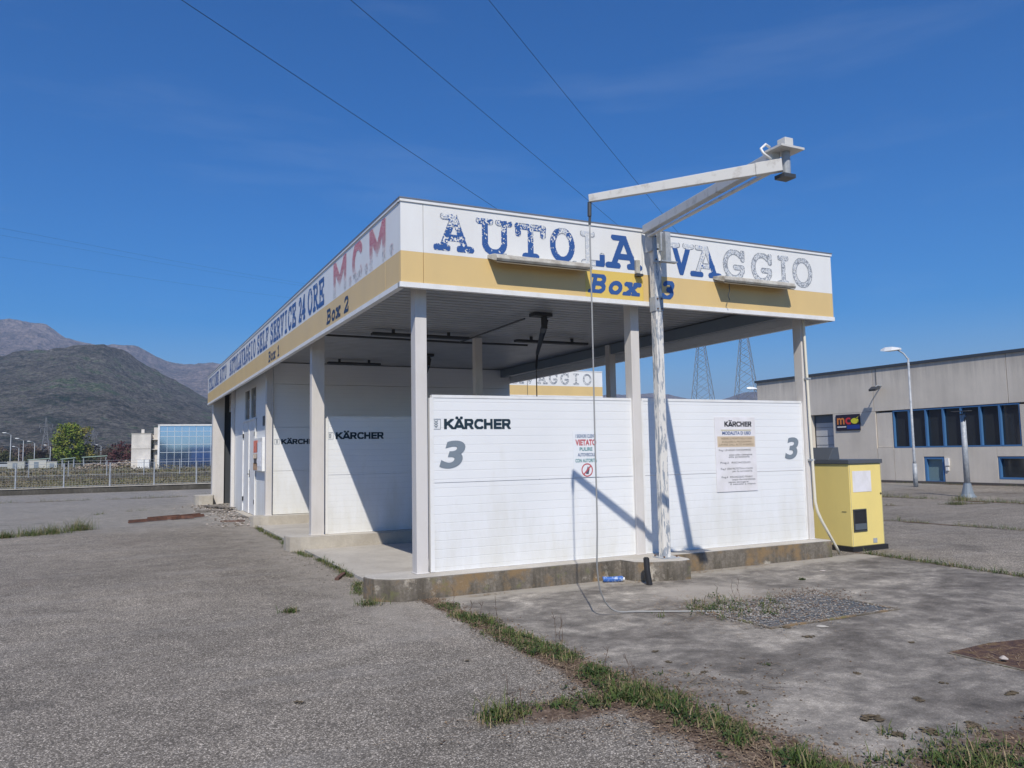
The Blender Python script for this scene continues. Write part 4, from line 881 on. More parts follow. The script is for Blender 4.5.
def wire(a, b, sag, r, lab, grp):
    a = Vector(a); b = Vector(b); P = []
    for i in range(25): s = i/24; p = a.lerp(b, s); p.z -= sag*4*s*(1-s); P.append(p)
    mid = (0,0,0); q = MB(); q.tube(P, r, 5); tag(q.build('power_line', M['black']), lab, 'cable', grp)
g_ = 'power lines crossing the sky'
wire((-7.72,51.42,38.96),(154.34,186.08,37.79), .35, .03, 'lowest of the three near power lines, meeting the roof at left of the lettering', g_)
wire((3.16,51.33,44.05),(159.51,181.79,47.79), .35, .03, 'middle of the three near power lines, passing behind the arm tip', g_)
wire((13.22,49.45,50.19),(153.38,160.49,40.48), .35, .03, 'steepest of the three near power lines, ending right of the mast head', g_)
g_ = 'thin distant power lines at the left'
def polywire(P, r, lab):
    q = MB(); q.tube(smooth_path(P, 8), r, 5); tag(q.build('power_line', M['black']), lab, 'cable', g_)
polywire([(-35.07,158.53,45.04),(-25.24,175.26,47.97),(43.05,222.11,51.72),(142.88,194.81,38.27)], .014, 'upper of the thin far power lines sloping to the side fascia')
polywire([(-35.01,158.54,43.6),(-25.2,175.26,46.55),(40.3,222.64,51.32),(142.89,194.8,38.76)], .012, 'middle of the thin far power lines sloping to the side fascia')
polywire([(-34.86,158.57,39.29),(-25.06,175.28,42.11),(38.96,222.89,47.45),(142.84,194.84,37.0)], .012, 'lowest of the thin far power lines sloping to the side fascia')

# =================================================================== DISTANT BUILDINGS (left)
gb = thing('glass_office', 'blue mirror-glass office block with a white frame', 'office', (2.3,116.6,0), R(-4))
q = MB(); q.box(0,.3,0,20,14,6.3); q.build('core', mat('office_core', (.30,.31,.32), .7), gb)
q = MB(); q.box(0,.14,0,20,.28,6.25); 
m_ = mat('mirror_glass', (.05,.16,.30), .06, .0, 1.); m_.node_tree.nodes['Principled BSDF'].inputs['Metallic'].default_value = .55
bs = m_.node_tree.nodes['Principled BSDF']; bs.inputs['Base Color'].default_value = (.30,.44,.78,1); bs.inputs['Metallic'].default_value = .92
q.build('glass_wall', m_, gb)
q = MB()
for k in range(21): q.box(k*.98-.02,.08,0,k*.98+.03,.139,6.25)
for z in (1.1,2.45,3.6,4.75,5.5): q.box(0,.06,z-.03,20,.135,z+.03)
q.build('mullions', mat('mullion_white', (.55,.60,.65), .5), gb)
q = MB(); q.box(-.25,-.1,0,0,14,6.45); q.box(-.25,-.1,6.3,20.2,14.1,6.5); q.build('frame', M['trim'], gb)
q = MB(); q.box(-.8,1.,0,-.26,12,6.1); q.build('side_wall', mat('office_side', (.52,.49,.45), .8), gb)
wb = thing('white_building', 'small pale stepped building left of the glass office', 'building', (-1.35,116.6,0), R(-4))
M['wbw'] = m_noisy('white_render', (.70,.66,.60), (.55,.52,.48), .6, .8)
q = MB(); q.box(0,0,0,2.5,8,5.15); q.box(-.05,-.05,5.15,2.55,8.05,5.25,1); q.box(-.02,-.03,3.0,2.52,-.001,3.1,1); q.build('wall', [M['wbw'],M['plinth_top']], wb)
q = MB(); q.box(2.5,2,0,3.5,8,5.0); q.box(2.5,.6,4.3,3.5,2,4.4); q.box(2.5,.6,2.9,3.5,2,3.0); q.build('stair_wing', M['wbw'], wb)
q = MB(); q.box(2.62,1.9,1.0,3.4,1.97,2.7); q.box(2.62,1.9,3.2,3.4,1.97,4.1); q.build('window', M['glass'], wb)
q = MB(); q.box(.9,-1.6,.0,2.4,-.05,1.5); q.build('porch', M['trim'], wb)
q = MB(); q.box(1.1,3,5.25,1.5,3.4,5.9); q.build('chimney', M['wbw'], wb)
# bus shelter / canopy, kiosks
def canopy(x, y, w_, h, lab, rz=0):
    t = thing('canopy', lab, 'canopy', (x,y,0), rz, 'pale green canopies by the tree')
    q = MB(); q.add([(0,0,h-.25),(w_,0,h),(w_,3,h),(0,3,h-.25),(0,0,h-.10),(w_,0,h+.15),(w_,3,h+.15),(0,3,h-.10)], [(0,3,2,1),(4,5,6,7),(0,1,5,4),(1,2,6,5),(2,3,7,6),(3,0,4,7)]); q.build('roof', mat('canopy_green', (.30,.40,.34), .6), t)
    for a, b in ((.3,.2),(w_-.3,.2),(.3,2.8),(w_-.3,2.8)):
        q = MB(); q.tube([(a,b,0),(a,b,h-.2)], .09, 6); q.build('post', M['galv'], t)
canopy(-9.6,172,4.6,2.3,'pale green canopy right of the tree, with a leaning end post'); canopy(-13.3,172,2.6,2.0,'narrow pale frame canopy below the tree')
canopy(-20.5,190,4.2,2.0,'flat low canopy left of the tree')
def kiosk(x, y, w_, h, c, lab):
    t = thing('container', lab, 'container', (x,y,0), 0, 'pale containers and huts beyond the field')
    mm = mat('container_paint', c, .6); q = MB(); q.box(0,0,.1,w_,2.4,h); q.build('body', mm, t, bevel=.03)
    q = MB(); q.box(w_*.3,-.03,.15,w_*.3+.8,-.001,h*.8); q.build('door', M['num'], t)
    q = MB(); q.box(-.05,-.05,h,w_+.05,2.45,h+.08); q.build('roof', M['plinth_top'], t)
kiosk(-22.5,175,2.9,1.5,(.42,.42,.38),'low grey container behind the dry field, leftmost'); kiosk(-19.0,176,3.0,1.7,(.50,.50,.46),'pale container in front of the small pylon'); kiosk(-15.8,174,1.8,1.3,(.45,.46,.42),'small pale hut right of the pale container')
# parked cars
def car_proto(loc, c, lab, rz):
    t = thing('parked_car', lab, 'car', loc, rz, 'cars parked far beyond the field')
    prof = [(-2.1,.35),(-2.1,.75),(-1.95,.95),(-1.35,1.02),(-.75,1.42),(.75,1.45),(1.45,1.0),(2.0,.90),(2.12,.7),(2.12,.35)]
    n = len(prof); q = MB(); vs = [(x,-.85,z) for x,z in prof]+[(x,.85,z) for x,z in prof]
    q.add(vs, [tuple(range(n)),tuple(range(n,2*n))[::-1]]+[(i,n+i,n+(i+1)%n,(i+1)%n) for i in range(n)]); q.build('body', mat('car_paint', c, .25), t, bevel=.06)
    wp = [(-1.2,1.03),(-.7,1.36),(.68,1.38),(1.25,1.03)]
    q = MB(); q.add([(x,-.862,z) for x,z in wp], [(0,1,2,3)]); q.add([(x,.862,z) for x,z in wp], [(3,2,1,0)])
    q.add([(1.38,-.7,1.06),(1.38,.7,1.06),(.86,.65,1.41),(.86,-.65,1.41)], [(0,1,2,3)]); q.build('window', M['glass'], t)
    for a in (-1.35,1.35):
        for b in (-.88,.88):
            q = MB(); q.tube([(a,b-.1,.33),(a,b+.1,.33)], .33, 14); wh = q.build('wheel', M['black'], t)
            q = MB(); q.tube([(a,b-.105,.33),(a,b+.105,.33)], .18, 10); q.build('rim', M['galv'], wh)
    return t
car_proto((-26.2,200,0),(.50,.52,.54),'silver car parked at the left end of the row', R(10)); car_proto((-22.6,197,0),(.06,.10,.22),'dark blue car parked in the middle of the row', R(60)); car_proto((-19.8,203,0),(.72,.72,.70),'white car parked at the right end of the row', R(15))
# hillside houses
for i, (az_, dd, hh, lab) in enumerate(((-3.1,1180,92,'white hillside house, highest in the middle of the wooded slope'),(-.6,1050,64,'small pale house on the slope above the white building'),(1.0,1000,50,'pale house low on the slope left of the glass office'),(-5.9,1150,70,'tiny white house on the left part of the slope'))):
    x, y = CAM.x+dd*math.sin(R(az_)), CAM.y+dd*math.cos(R(az_))
    hit = False
    t = thing('hillside_house', lab, 'house', (x,y,hh), R(20*i), 'pale houses on the wooded hill')
    q = MB(); q.box(-6,-4,-14,6,4,5); q.build('wall', M['trim'], t)
    q = MB(); q.add([(-6.4,-4.4,5),(6.4,-4.4,5),(6.4,4.4,5),(-6.4,4.4,5),(-6.4,0,7.4),(6.4,0,7.4)], [(0,1,5,4),(2,3,4,5),(0,4,3),(1,2,5),(0,3,2,1)]); q.build('roof', mat('tile_roof', (.30,.16,.11), .8), t)

# =================================================================== TREES AND SHRUBS
def leaf_mat(name, a, b, c, sc=1.2):
    m = mat(name, rough=.7, spec=.2); t = NT(m); n = t.noise(t.pos(), sc, 4); t.color(t.ramp(n, [(.35,a),(.5,b),(.65,c)])); return m
M['leaf'] = leaf_mat('spring_leaves', (.07,.13,.015), (.14,.19,.025), (.26,.25,.05), .45)
M['leaf2'] = leaf_mat('shrub_leaves', (.035,.045,.015), (.07,.07,.03), (.10,.10,.045), .3)
M['leaf3'] = leaf_mat('bare_shrub', (.05,.038,.03), (.09,.065,.05), (.12,.09,.06), .3)
M['bark'] = m_noisy('bark', (.10,.08,.06), (.06,.05,.04), 6, .9)
def tree(name, loc, h, w_, mt, lab, cat, grp=None, n=2600, ls=.22, trunk=.25, seed=1, leaders=6):
    rs = random.Random(seed); t = thing(name, lab, cat, loc, 0, grp)
    q = MB(); q.tube([(0,0,0),(.1,0,h*.3),(0,.1,h*.7)], trunk, 7, r2=trunk*.3)
    cl_ = []
    for k in range(leaders*5):
        a = rs.uniform(0,6.28); rr = w_*.5*math.sqrt(rs.random())*.8; z = h*rs.uniform(.15,.92); rr *= 1-.55*max(0,(z/h-.45))
        c = (rr*math.cos(a), rr*math.sin(a), z); cl_.append((c, rs.uniform(.10,.2)*w_))
        if k % 3 == 0: q.tube([(0,0,z*.55),c], trunk*.25, 5, r2=.03)
    q.build('trunk', M['bark'], t, smooth=True)
    q = MB()
    for k in range(n):
        c, r = rs.choice(cl_); 
        v = Vector((rs.gauss(0,1),rs.gauss(0,1),rs.gauss(0,1.25))); v = v.normalized()*r*rs.uniform(.35,1.15)+Vector(c)
        if v.z < h*.06: continue
        a = Vector((rs.gauss(0,1),rs.gauss(0,1),rs.gauss(0,1))).normalized(); b = a.orthogonal().normalized(); s_ = ls*rs.uniform(.6,1.3)
        q.add([v-a*s_,v+b*s_*.6,v+a*s_,v-b*s_*.6], [(0,1,2,3)])
    q.build('crown', mt, t); return t
tree('leafy_tree', (-14.3,211,0), 10.2, 8.2, M['leaf'], 'bright green spring tree standing beyond the dry field', 'tree', n=5200, ls=.26, seed=4, leaders=9)
tree('leafy_tree', (-11.0,212,0), 9.8, 5.6, leaf_mat('yellow_green_leaves', (.10,.12,.02), (.20,.18,.04), (.26,.22,.07), .5), 'yellow-green thinner tree growing into the bright green one', 'tree', n=2300, ls=.22, seed=8, leaders=7)
tree('red_shrub', (-2.6,160,0), 4.6, 5.6, leaf_mat('red_leaves', (.06,.02,.025), (.09,.035,.035), (.12,.06,.05), .5), 'dark reddish shrub left of the small white building', 'shrub', n=1300, ls=.2, seed=5)
rs = random.Random(5)
protos = [tree('far_shrub', (0,0,0), 5.5, 8, M['leaf3'], 'x', 'shrub', 'bare and olive shrubs in a far row below the hill', n=1100, ls=.28, seed=21), tree('far_shrub', (0,0,0), 4.6, 9, M['leaf2'], 'x', 'shrub', 'bare and olive shrubs in a far row below the hill', n=1100, ls=.28, seed=22)]
sp = []
for k in range(26):
    sp.append((-46+k*2.9+rs.uniform(-1,1), 268+rs.uniform(-22,22), rs.uniform(.75,1.25)))
for k, (x, y, s_) in enumerate(sp):
    o = protos[k%2] if k < 2 else copy_tree(protos[k%2])
    o.location = (x, y, 0); o.scale = (s_*1.1, s_, s_); o.rotation_euler.z = rs.uniform(0,6)
    ords = 'first second third fourth fifth sixth seventh eighth ninth tenth eleventh twelfth thirteenth'.split()
    o['label'] = ords[k//2]+(' brown leafless shrub' if k%2 == 0 else ' olive green low shrub')+' from the left in the far row below the hill'
# woods far off, one mass
def leaf_mass(name, mt, n, fn, ls, seed):
    rs = random.Random(seed); q = MB()
    for k in range(n):
        v = Vector(fn(rs)); a = Vector((rs.gauss(0,1),rs.gauss(0,1),rs.gauss(0,1))).normalized(); b = a.orthogonal().normalized(); s_ = ls*rs.uniform(.5,1.4)
        q.add([v-a*s_,v+b*s_*.7,v+a*s_,v-b*s_*.7], [(0,1,2,3)])
    return tag(q.build(name, mt), kind='stuff')
def wood(rs):
    x = rs.uniform(-110,130); y = 420+rs.uniform(-25,25)+abs(x)*.2; hgt = 5.5+2.5*math.sin(x*.13)+1.5*math.sin(x*.37+1)
    return (x, y, max(.3, hgt*rs.random()**.7))
leaf_mass('far_woods', M['leaf3'], 9000, wood, .9, 31)
# dry field growth: tufts of dry grass and brambles
def dry(rs):
    y = 66+rs.random()**1.5*75; x = rs.uniform(-.32*y-4,.28*y+2); return (x, y, rs.random()**2*(.55+.35*math.sin(x*.7)*math.sin(y*.3)))
M['drygrass'] = leaf_mat('dry_growth', (.10,.075,.045), (.16,.135,.08), (.10,.11,.04), .25)
leaf_mass('dry_field_growth', M['drygrass'], 30000, dry, .10, 33)
def dry2(rs): y = rs.uniform(36,65); x = rs.uniform(-28,24); return (x, y, rs.random()**2*(.25+.12*math.sin(x)*math.sin(y*.6)))
leaf_mass('dry_verge_grass', M['drygrass'], 22000, dry2, .06, 34)
# rubble heap
rs = random.Random(12)
def rock(q, c, r, rs, mi=0):
    ph = [(0,0,1),(.9,0,.2),(.3,.85,.25),(-.75,.5,.2),(-.7,-.55,.15),(.3,-.9,.2),(0,0,-.5)]
    vs = [Vector(c)+Vector((x*rs.uniform(.7,1.2),y*rs.uniform(.7,1.2),z*rs.uniform(.5,.9)))*r for x,y,z in ph]
    q.add(vs, [(0,1,2),(0,2,3),(0,3,4),(0,4,5),(0,5,1),(6,2,1),(6,3,2),(6,4,3),(6,5,4),(6,1,5)], mi)
q = MB()
for k in range(420):
    x = rs.gauss(0,4.2); hh = max(0, .95*math.exp(-x*x/40)*(1+.3*math.sin(x*1.3))); rock(q, (x-3.0, 128+rs.gauss(0,1.0), hh*rs.random()+.1), rs.uniform(.12,.38), rs, rs.choice((0,0,1)))
tag(q.build('rubble_heap', [m_noisy('rubble_cream', (.36,.30,.23), (.24,.20,.16), 2, .9), m_noisy('rubble_brown', (.22,.17,.13), (.30,.24,.19), 2, .9)]), kind='stuff')

# =================================================================== GROUND DETAIL
def dist_soil(name, outline, z, mt):
    q = MB(); n = len(outline); c = (sum(p[0] for p in outline)/n, sum(p[1] for p in outline)/n); vs = [(x,y,z) for x,y in outline]; q.add(vs, [tuple(range(n))]); return tag(q.build(name, mt), kind='structure')
m_ = mat('brown_soil', rough=.95, spec=.1); t_ = NT(m_); p_ = t_.pos(); n1_ = t_.noise(p_, 9, 8, .75); n2_ = t_.noise(p_, 60, 4, .7)
cc_ = t_.mix(.6, t_.ramp(n1_, [(.3,(.06,.04,.028)),(.5,(.12,.085,.06)),(.62,(.19,.145,.105)),(.75,(.09,.09,.04))]), t_.ramp(n2_, [(.3,.5),(.7,1.6)]), 'MULTIPLY'); t_.color(cc_); t_.bump(n1_, .8, .03); M['soil'] = m_
def soil_half(y):
    # west and east limits of the soil seam along the pad's west edge
    if y > -1.0: a, b = .10, .04
    elif y > -2.6: a, b = .14, .06
    else: a, b = .16, .10
    if y < -3.3: k = min(1, (-3.3-y)/.5); a += .75*k*max(0, 1-abs(y+3.95)/.75)+.12*k; b += .10*k
    return a, b
L1, R1 = [], []
rs = random.Random(3); y = .0
while y > -9:
    a, b = soil_half(y); L1.append((.32-a*(.9+.28*math.sin(y*9)+.16*math.sin(y*23+1)+rs.uniform(-.05,.05)), y)); R1.append((.32+b*(.9+.5*math.sin(y*7+2)+.25*math.sin(y*19)+rs.uniform(-.1,.1)), y)); y -= .025
def blob(cx, cy, rx, ry, n=26, j_=.25, rs=rs): return [(cx+rx*math.cos(2*math.pi*k/n)*(1+rs.uniform(-j_,j_)), cy+ry*math.sin(2*math.pi*k/n)*(1+rs.uniform(-j_,j_))) for k in range(n)]
# small crumbs of soil and dry litter
q = MB()
for k in range(9000):
    y = -5.9+6*rs.random()**1.25; a, b = soil_half(y); x = .32+rs.gauss(0,.5)*(a if rs.random() < .6 else b)*1.6
    if rs.random() < .25: x = 1.35+rs.gauss(0,.5); y = -5.85+rs.gauss(0,.22)
    rock(q, (x,y,.012), rs.uniform(.003,.011), rs, rs.choice((0,0,1)))
for k in range(900):
    y = -5.9+5.6*rs.random()**1.2; a, b = soil_half(y); x = .29+rs.gauss(0,.5)*(a+b)*.45
    if rs.random() < .2: x = 1.35+rs.gauss(0,.6); y = -5.8+rs.gauss(0,.25)
    rock(q, (x,y,.012), rs.uniform(.006,.018)*(1 if rs.random() < .9 else 1.6), rs, 0)
tag(q.build('soil_crumbs', [M['soil'], m_noisy('dry_litter', (.30,.22,.14), (.20,.14,.09), 20, .9)]), kind='stuff')
q = MB()
def straw(q, x, y, L_, rs, z=.016, mi=0):
    a = rs.uniform(0,6.28); d = Vector((math.cos(a),math.sin(a),rs.uniform(-.05,.25))); s_ = Vector((-math.sin(a),math.cos(a),0))*.0016; p = Vector((x,y,z)); q.add([p-s_,p+s_,p+s_+d*L_,p-s_+d*L_], [(0,1,2,3)], mi)
for k in range(4200):
    y = -6+6*rs.random()**1.3; a, b = soil_half(y); straw(q, .32+rs.gauss(0,.55)*max(a,b)*1.3, y, rs.uniform(.02,.08), rs)
for k in range(2200): straw(q, 2.85+rs.gauss(0,.5), -2.0+rs.gauss(0,.35)-.3*(k%2), rs.uniform(.02,.09), rs)
for k in range(500): straw(q, 4.0+rs.gauss(0,.9), -.12+rs.gauss(0,.05), rs.uniform(.02,.07), rs)
for k in range(250): straw(q, 3.3+rs.gauss(0,.3), -4.55+rs.gauss(0,.2), rs.uniform(.02,.07), rs)
for k in range(120): straw(q, 2.65+rs.gauss(0,.2), -.30+rs.gauss(0,.05), rs.uniform(.02,.07), rs)
for k in range(120): straw(q, .95+rs.gauss(0,.14), -.12+rs.gauss(0,.03), rs.uniform(.02,.05), rs)
tag(q.build('dry_litter', m_noisy('straw', (.34,.26,.17), (.20,.13,.08), 6, .9)), kind='stuff')
# green weeds
M['grass'] = leaf_mat('grass_blades', (.04,.072,.018), (.075,.115,.028), (.16,.155,.06), 9)
M['dryblade'] = m_noisy('dry_blades', (.30,.24,.13), (.20,.15,.08), 20, .8)
M['weed'] = leaf_mat('weed_leaves', (.025,.05,.018), (.05,.08,.025), (.085,.10,.04), 7)
def blade(q, x, y, h, rs, z=.012, lean=.5, w_=.0035, mi=0):
    a = rs.uniform(0,6.28); d = Vector((math.cos(a),math.sin(a),0)); s_ = Vector((-math.sin(a),math.cos(a),0))*w_; b = Vector((x,y,z)); l_ = rs.uniform(.1,lean)*h
    m1 = b+d*l_*.35+Vector((0,0,h*.6)); m2 = b+d*l_+Vector((0,0,h))
    q.add([b-s_,b+s_,m1+s_*.8,m1-s_*.8,m2], [(0,1,2,3),(3,2,4)], mi)
def leafq(q, p, r, rs, mi=1):
    a = Vector((rs.gauss(0,1),rs.gauss(0,1),rs.gauss(0,.35))).normalized(); b = a.cross(Vector((rs.gauss(0,.3),rs.gauss(0,.3),1))).normalized(); p = Vector(p)
    q.add([p,p+a*r*.5+b*r*.3,p+a*r,p+a*r*.5-b*r*.3], [(0,1,2,3)], mi)
def clump(q, cx, cy, r, nb, nl, h, rs, z=.012):
    for k in range(nb): blade(q, cx+rs.gauss(0,r*.6), cy+rs.gauss(0,r*.6), h*rs.choice((.3,.5,.6,.8,1.25))*rs.uniform(.7,1.15), rs, z, 1.5, rs.uniform(.0015,.0038), 2 if rs.random() < .24 else 0)
    for k in range(nl): leafq(q, (cx+rs.gauss(0,r*.5), cy+rs.gauss(0,r*.5), z+rs.random()*h*.5), rs.uniform(.012,.035), rs)
rs = random.Random(17)
q = MB(); y = -.35
while y > -9:
    a, b = soil_half(y); dens = .95+.45*math.sin(y*4.3+.5)+.45*math.sin(y*9.1+1)+.25*math.sin(y*1.7)
    if -3.35 < y < -3.0 or -1.0 < y < -.55: dens -= .6
    for k in range(3 if y < -3.2 else 2):
        if dens < .15: break
        dd_ = min(1.2, dens)*rs.uniform(.3,1.1); clump(q, .31+rs.gauss(0,.07), y, .045+.03*dd_, int(10+30*dd_), int(14+22*dd_), .03+.035*dd_*rs.uniform(.5,1.3)+(.012 if y < -3.6 else 0), rs)
    if rs.random() < .35: clump(q, .31+rs.gauss(0,a*.6), y, .03, 5, 9, .03, rs)
    y -= .06
for k in range(60):     # side branch of growth towards the west
    cx = -.62+rs.random()*.9; cy = -3.92+rs.gauss(0,.07)-(cx+.1)*.12
    if rs.random() < (.9 if cx < -.45 or cx > -.1 else .35): clump(q, cx, cy, .05, 20, 12, .05, rs)
for k in range(70): clump(q, 1.25+rs.gauss(0,.45), -5.75+rs.gauss(0,.2), .06, 26, 14, .06, rs)
tag(q.build('seam_weeds', [M['grass'], M['weed'], M['dryblade']]), kind='stuff')
# upright dead stalks
q = MB()
for x, y in ((.30,-1.2),(.36,-1.25),(.42,-1.5),(.34,-.62),(.52,-2.45),(.55,-2.5),(.60,-2.38),(.45,-3.3),(.48,-3.6),(.42,-3.75),(-.60,-3.85),(-.55,-3.95),(2.75,-1.95),(2.95,-1.9),(3.05,-1.85)):
    h = rs.uniform(.12,.3); p = [Vector((x,y,.01))]; 
    for k in range(4): p.append(p[-1]+Vector((rs.gauss(0,.012),rs.gauss(0,.012),h/4)))
    q.tube(p, .0022, 4)
    for k in range(5):
        b = p[rs.randint(1,4)]; q.tube([b, b+Vector((rs.gauss(0,.02),rs.gauss(0,.02),.03))], .0015, 3)
tag(q.build('dead_stalks', m_noisy('stalk', (.14,.10,.07), (.09,.06,.05), 10, .9)), kind='stuff')
def strip(name, pts, lab=None, w_=.05, dens=22, h=.05, seed=1, z=.012, gap=.3, leafy=.5):
    rs = random.Random(seed); q = MB()
    for (x0,y0),(x1,y1) in zip(pts[:-1], pts[1:]):
        L_ = math.hypot(x1-x0,y1-y0); n = int(L_*dens); ph = rs.uniform(0,6)
        for k in range(n):
            s = k/n
            if math.sin(s*L_*2.3+ph)+math.sin(s*L_*5.1)*.6 < -1+gap*2: continue
            clump(q, x0+(x1-x0)*s+rs.gauss(0,w_*.4), y0+(y1-y0)*s+rs.gauss(0,w_*.4), w_, int(10), int(10*leafy), h*rs.uniform(.5,1.3), rs, z)
    return tag(q.build(name, [M['grass'], M['weed'], M['dryblade']]), kind='stuff')
def edge_x(y): return 6.75+.42*max(0,(y+4)/4)
strip('pad_edge_grass', [(edge_x(-y*.4)+.02, -y*.4) for y in range(0,16)], w_=.06, dens=34, h=.075, seed=41, gap=0)
strip('crack_weeds', [(11.9,7),(12.0,3),(12.1,.4),(12.3,-3)], w_=.07, dens=22, h=.09, seed=42, gap=.25)
strip('crack_weeds', [(18.75,16),(18.7,9),(18.7,4.6),(18.6,1)], w_=.12, dens=22, h=.14, seed=43, gap=.2)
strip('crack_weeds', [(14.6,8),(15.8,6.2),(18.2,5.2)], w_=.05, dens=12, h=.07, seed=44, gap=.4)
strip('crack_weeds', [(26.9,20),(27.1,14),(27.2,8)], w_=.08, dens=8, h=.10, seed=49, gap=.3)
strip('yard_edge_weeds', [(-16,27.4),(-7,27.6),(1,27.2),(3,27.2)], w_=.16, dens=10, h=.12, seed=45, gap=.2)
strip('kerb_foot_weeds', [(.02,10.3),(-.02,9.2),(.0,7.2),(-.08,6.1),(-.12,5.9)], w_=.05, dens=30, h=.06, seed=46, gap=.35)
strip('kerb_foot_weeds', [(-.12,5.1),(-.0,4.1),(.0,2.6),(-.1,1.5),(-.3,.65)], w_=.06, dens=42, h=.06, seed=47, gap=.1)
strip('cross_joint_weeds', [(-3.4,17.6),(-2.4,18.6),(-2.0,18.9)], w_=.10, dens=12, h=.10, seed=48, gap=.3)
def joint(name, pts, w_, seed):
    rs = random.Random(seed); A_, B_ = [], []
    for (x0,y0),(x1,y1) in zip(pts[:-1], pts[1:]):
        n = max(2, int(math.hypot(x1-x0,y1-y0)/.12)); nx_, ny_ = (y1-y0), -(x1-x0); l_ = math.hypot(nx_,ny_); nx_ /= l_; ny_ /= l_
        for k in range(n):
            s_ = k/n; x = x0+(x1-x0)*s_; y = y0+(y1-y0)*s_; k1 = w_*rs.uniform(.15,1)*(1+.8*math.sin(k*.21+seed)); k1 = max(.008, k1); A_.append((x+nx_*k1,y+ny_*k1)); B_.append((x-nx_*k1*.8,y-ny_*k1*.8))
    q = MB(); n = len(A_)
    q.add([(x,y,.008) for x,y in A_]+[(x,y,.008) for x,y in B_], [(i_,i_+1,n+i_+1,n+i_) for i_ in range(n-1)]); return tag(q.build(name, M['soil']), kind='structure')
joint('soil_joint', [(11.9,8.5),(12.0,3),(12.1,.4),(12.3,-3)], .07, 1); joint('soil_joint', [(18.75,16),(18.7,9),(18.7,4.6),(18.6,1)], .16, 2)
joint('soil_joint', [(14.4,8.6),(15.8,6.2),(18.2,5.2)], .07, 3); joint('soil_joint', [(27.0,22),(27.1,14),(27.15,6)], .2, 4); joint('soil_joint', [(-18,27.4),(-7,27.6),(1,27.2),(3,27.2)], .14, 5)
joint('soil_joint', [(edge_x(-y*.4)+.02, -y*.4) for y in range(-1,18)], .07, 6); joint('soil_joint', [(23,12),(22.8,6),(22.5,2)], .05, 7)
# single tufts in the asphalt
def tuft(x, y, r, h, lab, seed, n=160, grp=None, nl=120):
    rs = random.Random(seed); q = MB(); clump(q, 0, 0, r, n, nl, h*.85, rs, 0); o = q.build('weed_tuft', [M['grass'], M['weed'], M['dryblade']]); o.location = (x,y,.006); tag(o, lab, 'weed', grp or 'weed tufts in the asphalt')
tuft(-1.17,.10,.07,.075,'small green tuft alone in the asphalt left of the front kerb',1)
tuft(-.36,.05,.11,.10,'low green weed right at the rounded end of the front kerb',2)
tuft(-.70,-3.92,.10,.13,'spiky green tuft at the west tip of the brown soil',3,260)
for i, (x, y, r, h) in enumerate(((-4.9,11.35,.16,.16),(-4.45,11.6,.30,.22),(-4.05,11.85,.30,.24),(-3.55,12.35,.24,.30),(-5.7,11.3,.18,.2),(-5.2,11.3,.12,.12))):
    tuft(x, y, r, h, ('weed clump growing from the yard joint, '+('third','second','widest, in the middle','rightmost and tallest','leftmost, at the edge','smallest of the left group')[i]), 60+i, 420, 'weed clumps along the yard joint at left', 360)
tuft(2.45,-2.0,.11,.07,'green weed growing where the hose end touches the drain',9,120); tuft(4.62,-1.2,.03,.05,'tiny sprig on the concrete pad beyond the drain',10,20)
tuft(19.2,6.7,.2,.2,'weed clump beside the flared foot of the headless pole',11,200); tuft(17.2,5.5,.18,.2,'low weed clump at the yard joint before the headless pole',12,200)
# drain grate in the pad
t = thing('drain_grate', 'rectangular steel drain grate half buried in gravel and dry weeds', 'drain', (3.22,-2.43,.011))
q = MB(); w_, d_ = .83, .55
for x0, y0, x1, y1 in ((-w_,-d_,w_,-d_+.04),(-w_,d_-.04,w_,d_),(-w_,-d_+.04,-w_+.04,d_-.04),(w_-.04,-d_+.04,w_,d_-.04)): q.box(x0,y0,0,x1,y1,.012)
q.build('frame', M['plinth'], t)
q = MB(); x = -w_+.07
while x < w_-.05: q.box(x,-d_+.041,0,x+.012,d_-.041,.008); x += .04
for y in (-.35,-.12,.12,.35): q.box(-w_+.041,y,.0085,w_-.041,y+.012,.012)
q.build('bars', m_noisy('grate_steel', (.10,.125,.15), (.20,.20,.20), 12, .6), t)
q = MB(); q.box(-w_+.04,-d_+.04,.001,w_-.04,d_-.04,.003); q.build('silt', m_noisy('grate_silt', (.06,.065,.07), (.20,.17,.14), 9, .9), t)
rs = random.Random(9); q = MB()
for k in range(3200):
    x = -w_+rs.random()**.75*2*w_; y = rs.uniform(-d_,d_)
    if rs.random() < .55: x = rs.gauss(-.45,.35); y = rs.gauss(.1,.3)
    if abs(x) > w_+.1 or abs(y) > d_+.15: continue
    rock(q, (3.22+x,-2.43+y,.022), rs.uniform(.004,.014), rs, rs.choice((0,1,1)))
for k in range(500): rock(q, (3.95+rs.gauss(0,.22),-1.95+rs.gauss(0,.16),.016), rs.uniform(.004,.016), rs, rs.choice((0,0,1)))
tag(q.build('drain_gravel', [m_noisy('gravel_brown', (.13,.09,.065), (.22,.17,.13), 20, .9), m_noisy('gravel_pale', (.33,.31,.28), (.17,.16,.15), 20, .9)]), kind='stuff')
rs = random.Random(19); q = MB()
for k in range(34): clump(q, 2.75+rs.gauss(0,.32), -2.15+rs.gauss(0,.22), .06, 9, 14, .09, rs, .02)
tag(q.build('drain_weeds', [M['grass'], M['weed'], M['dryblade']]), kind='stuff')
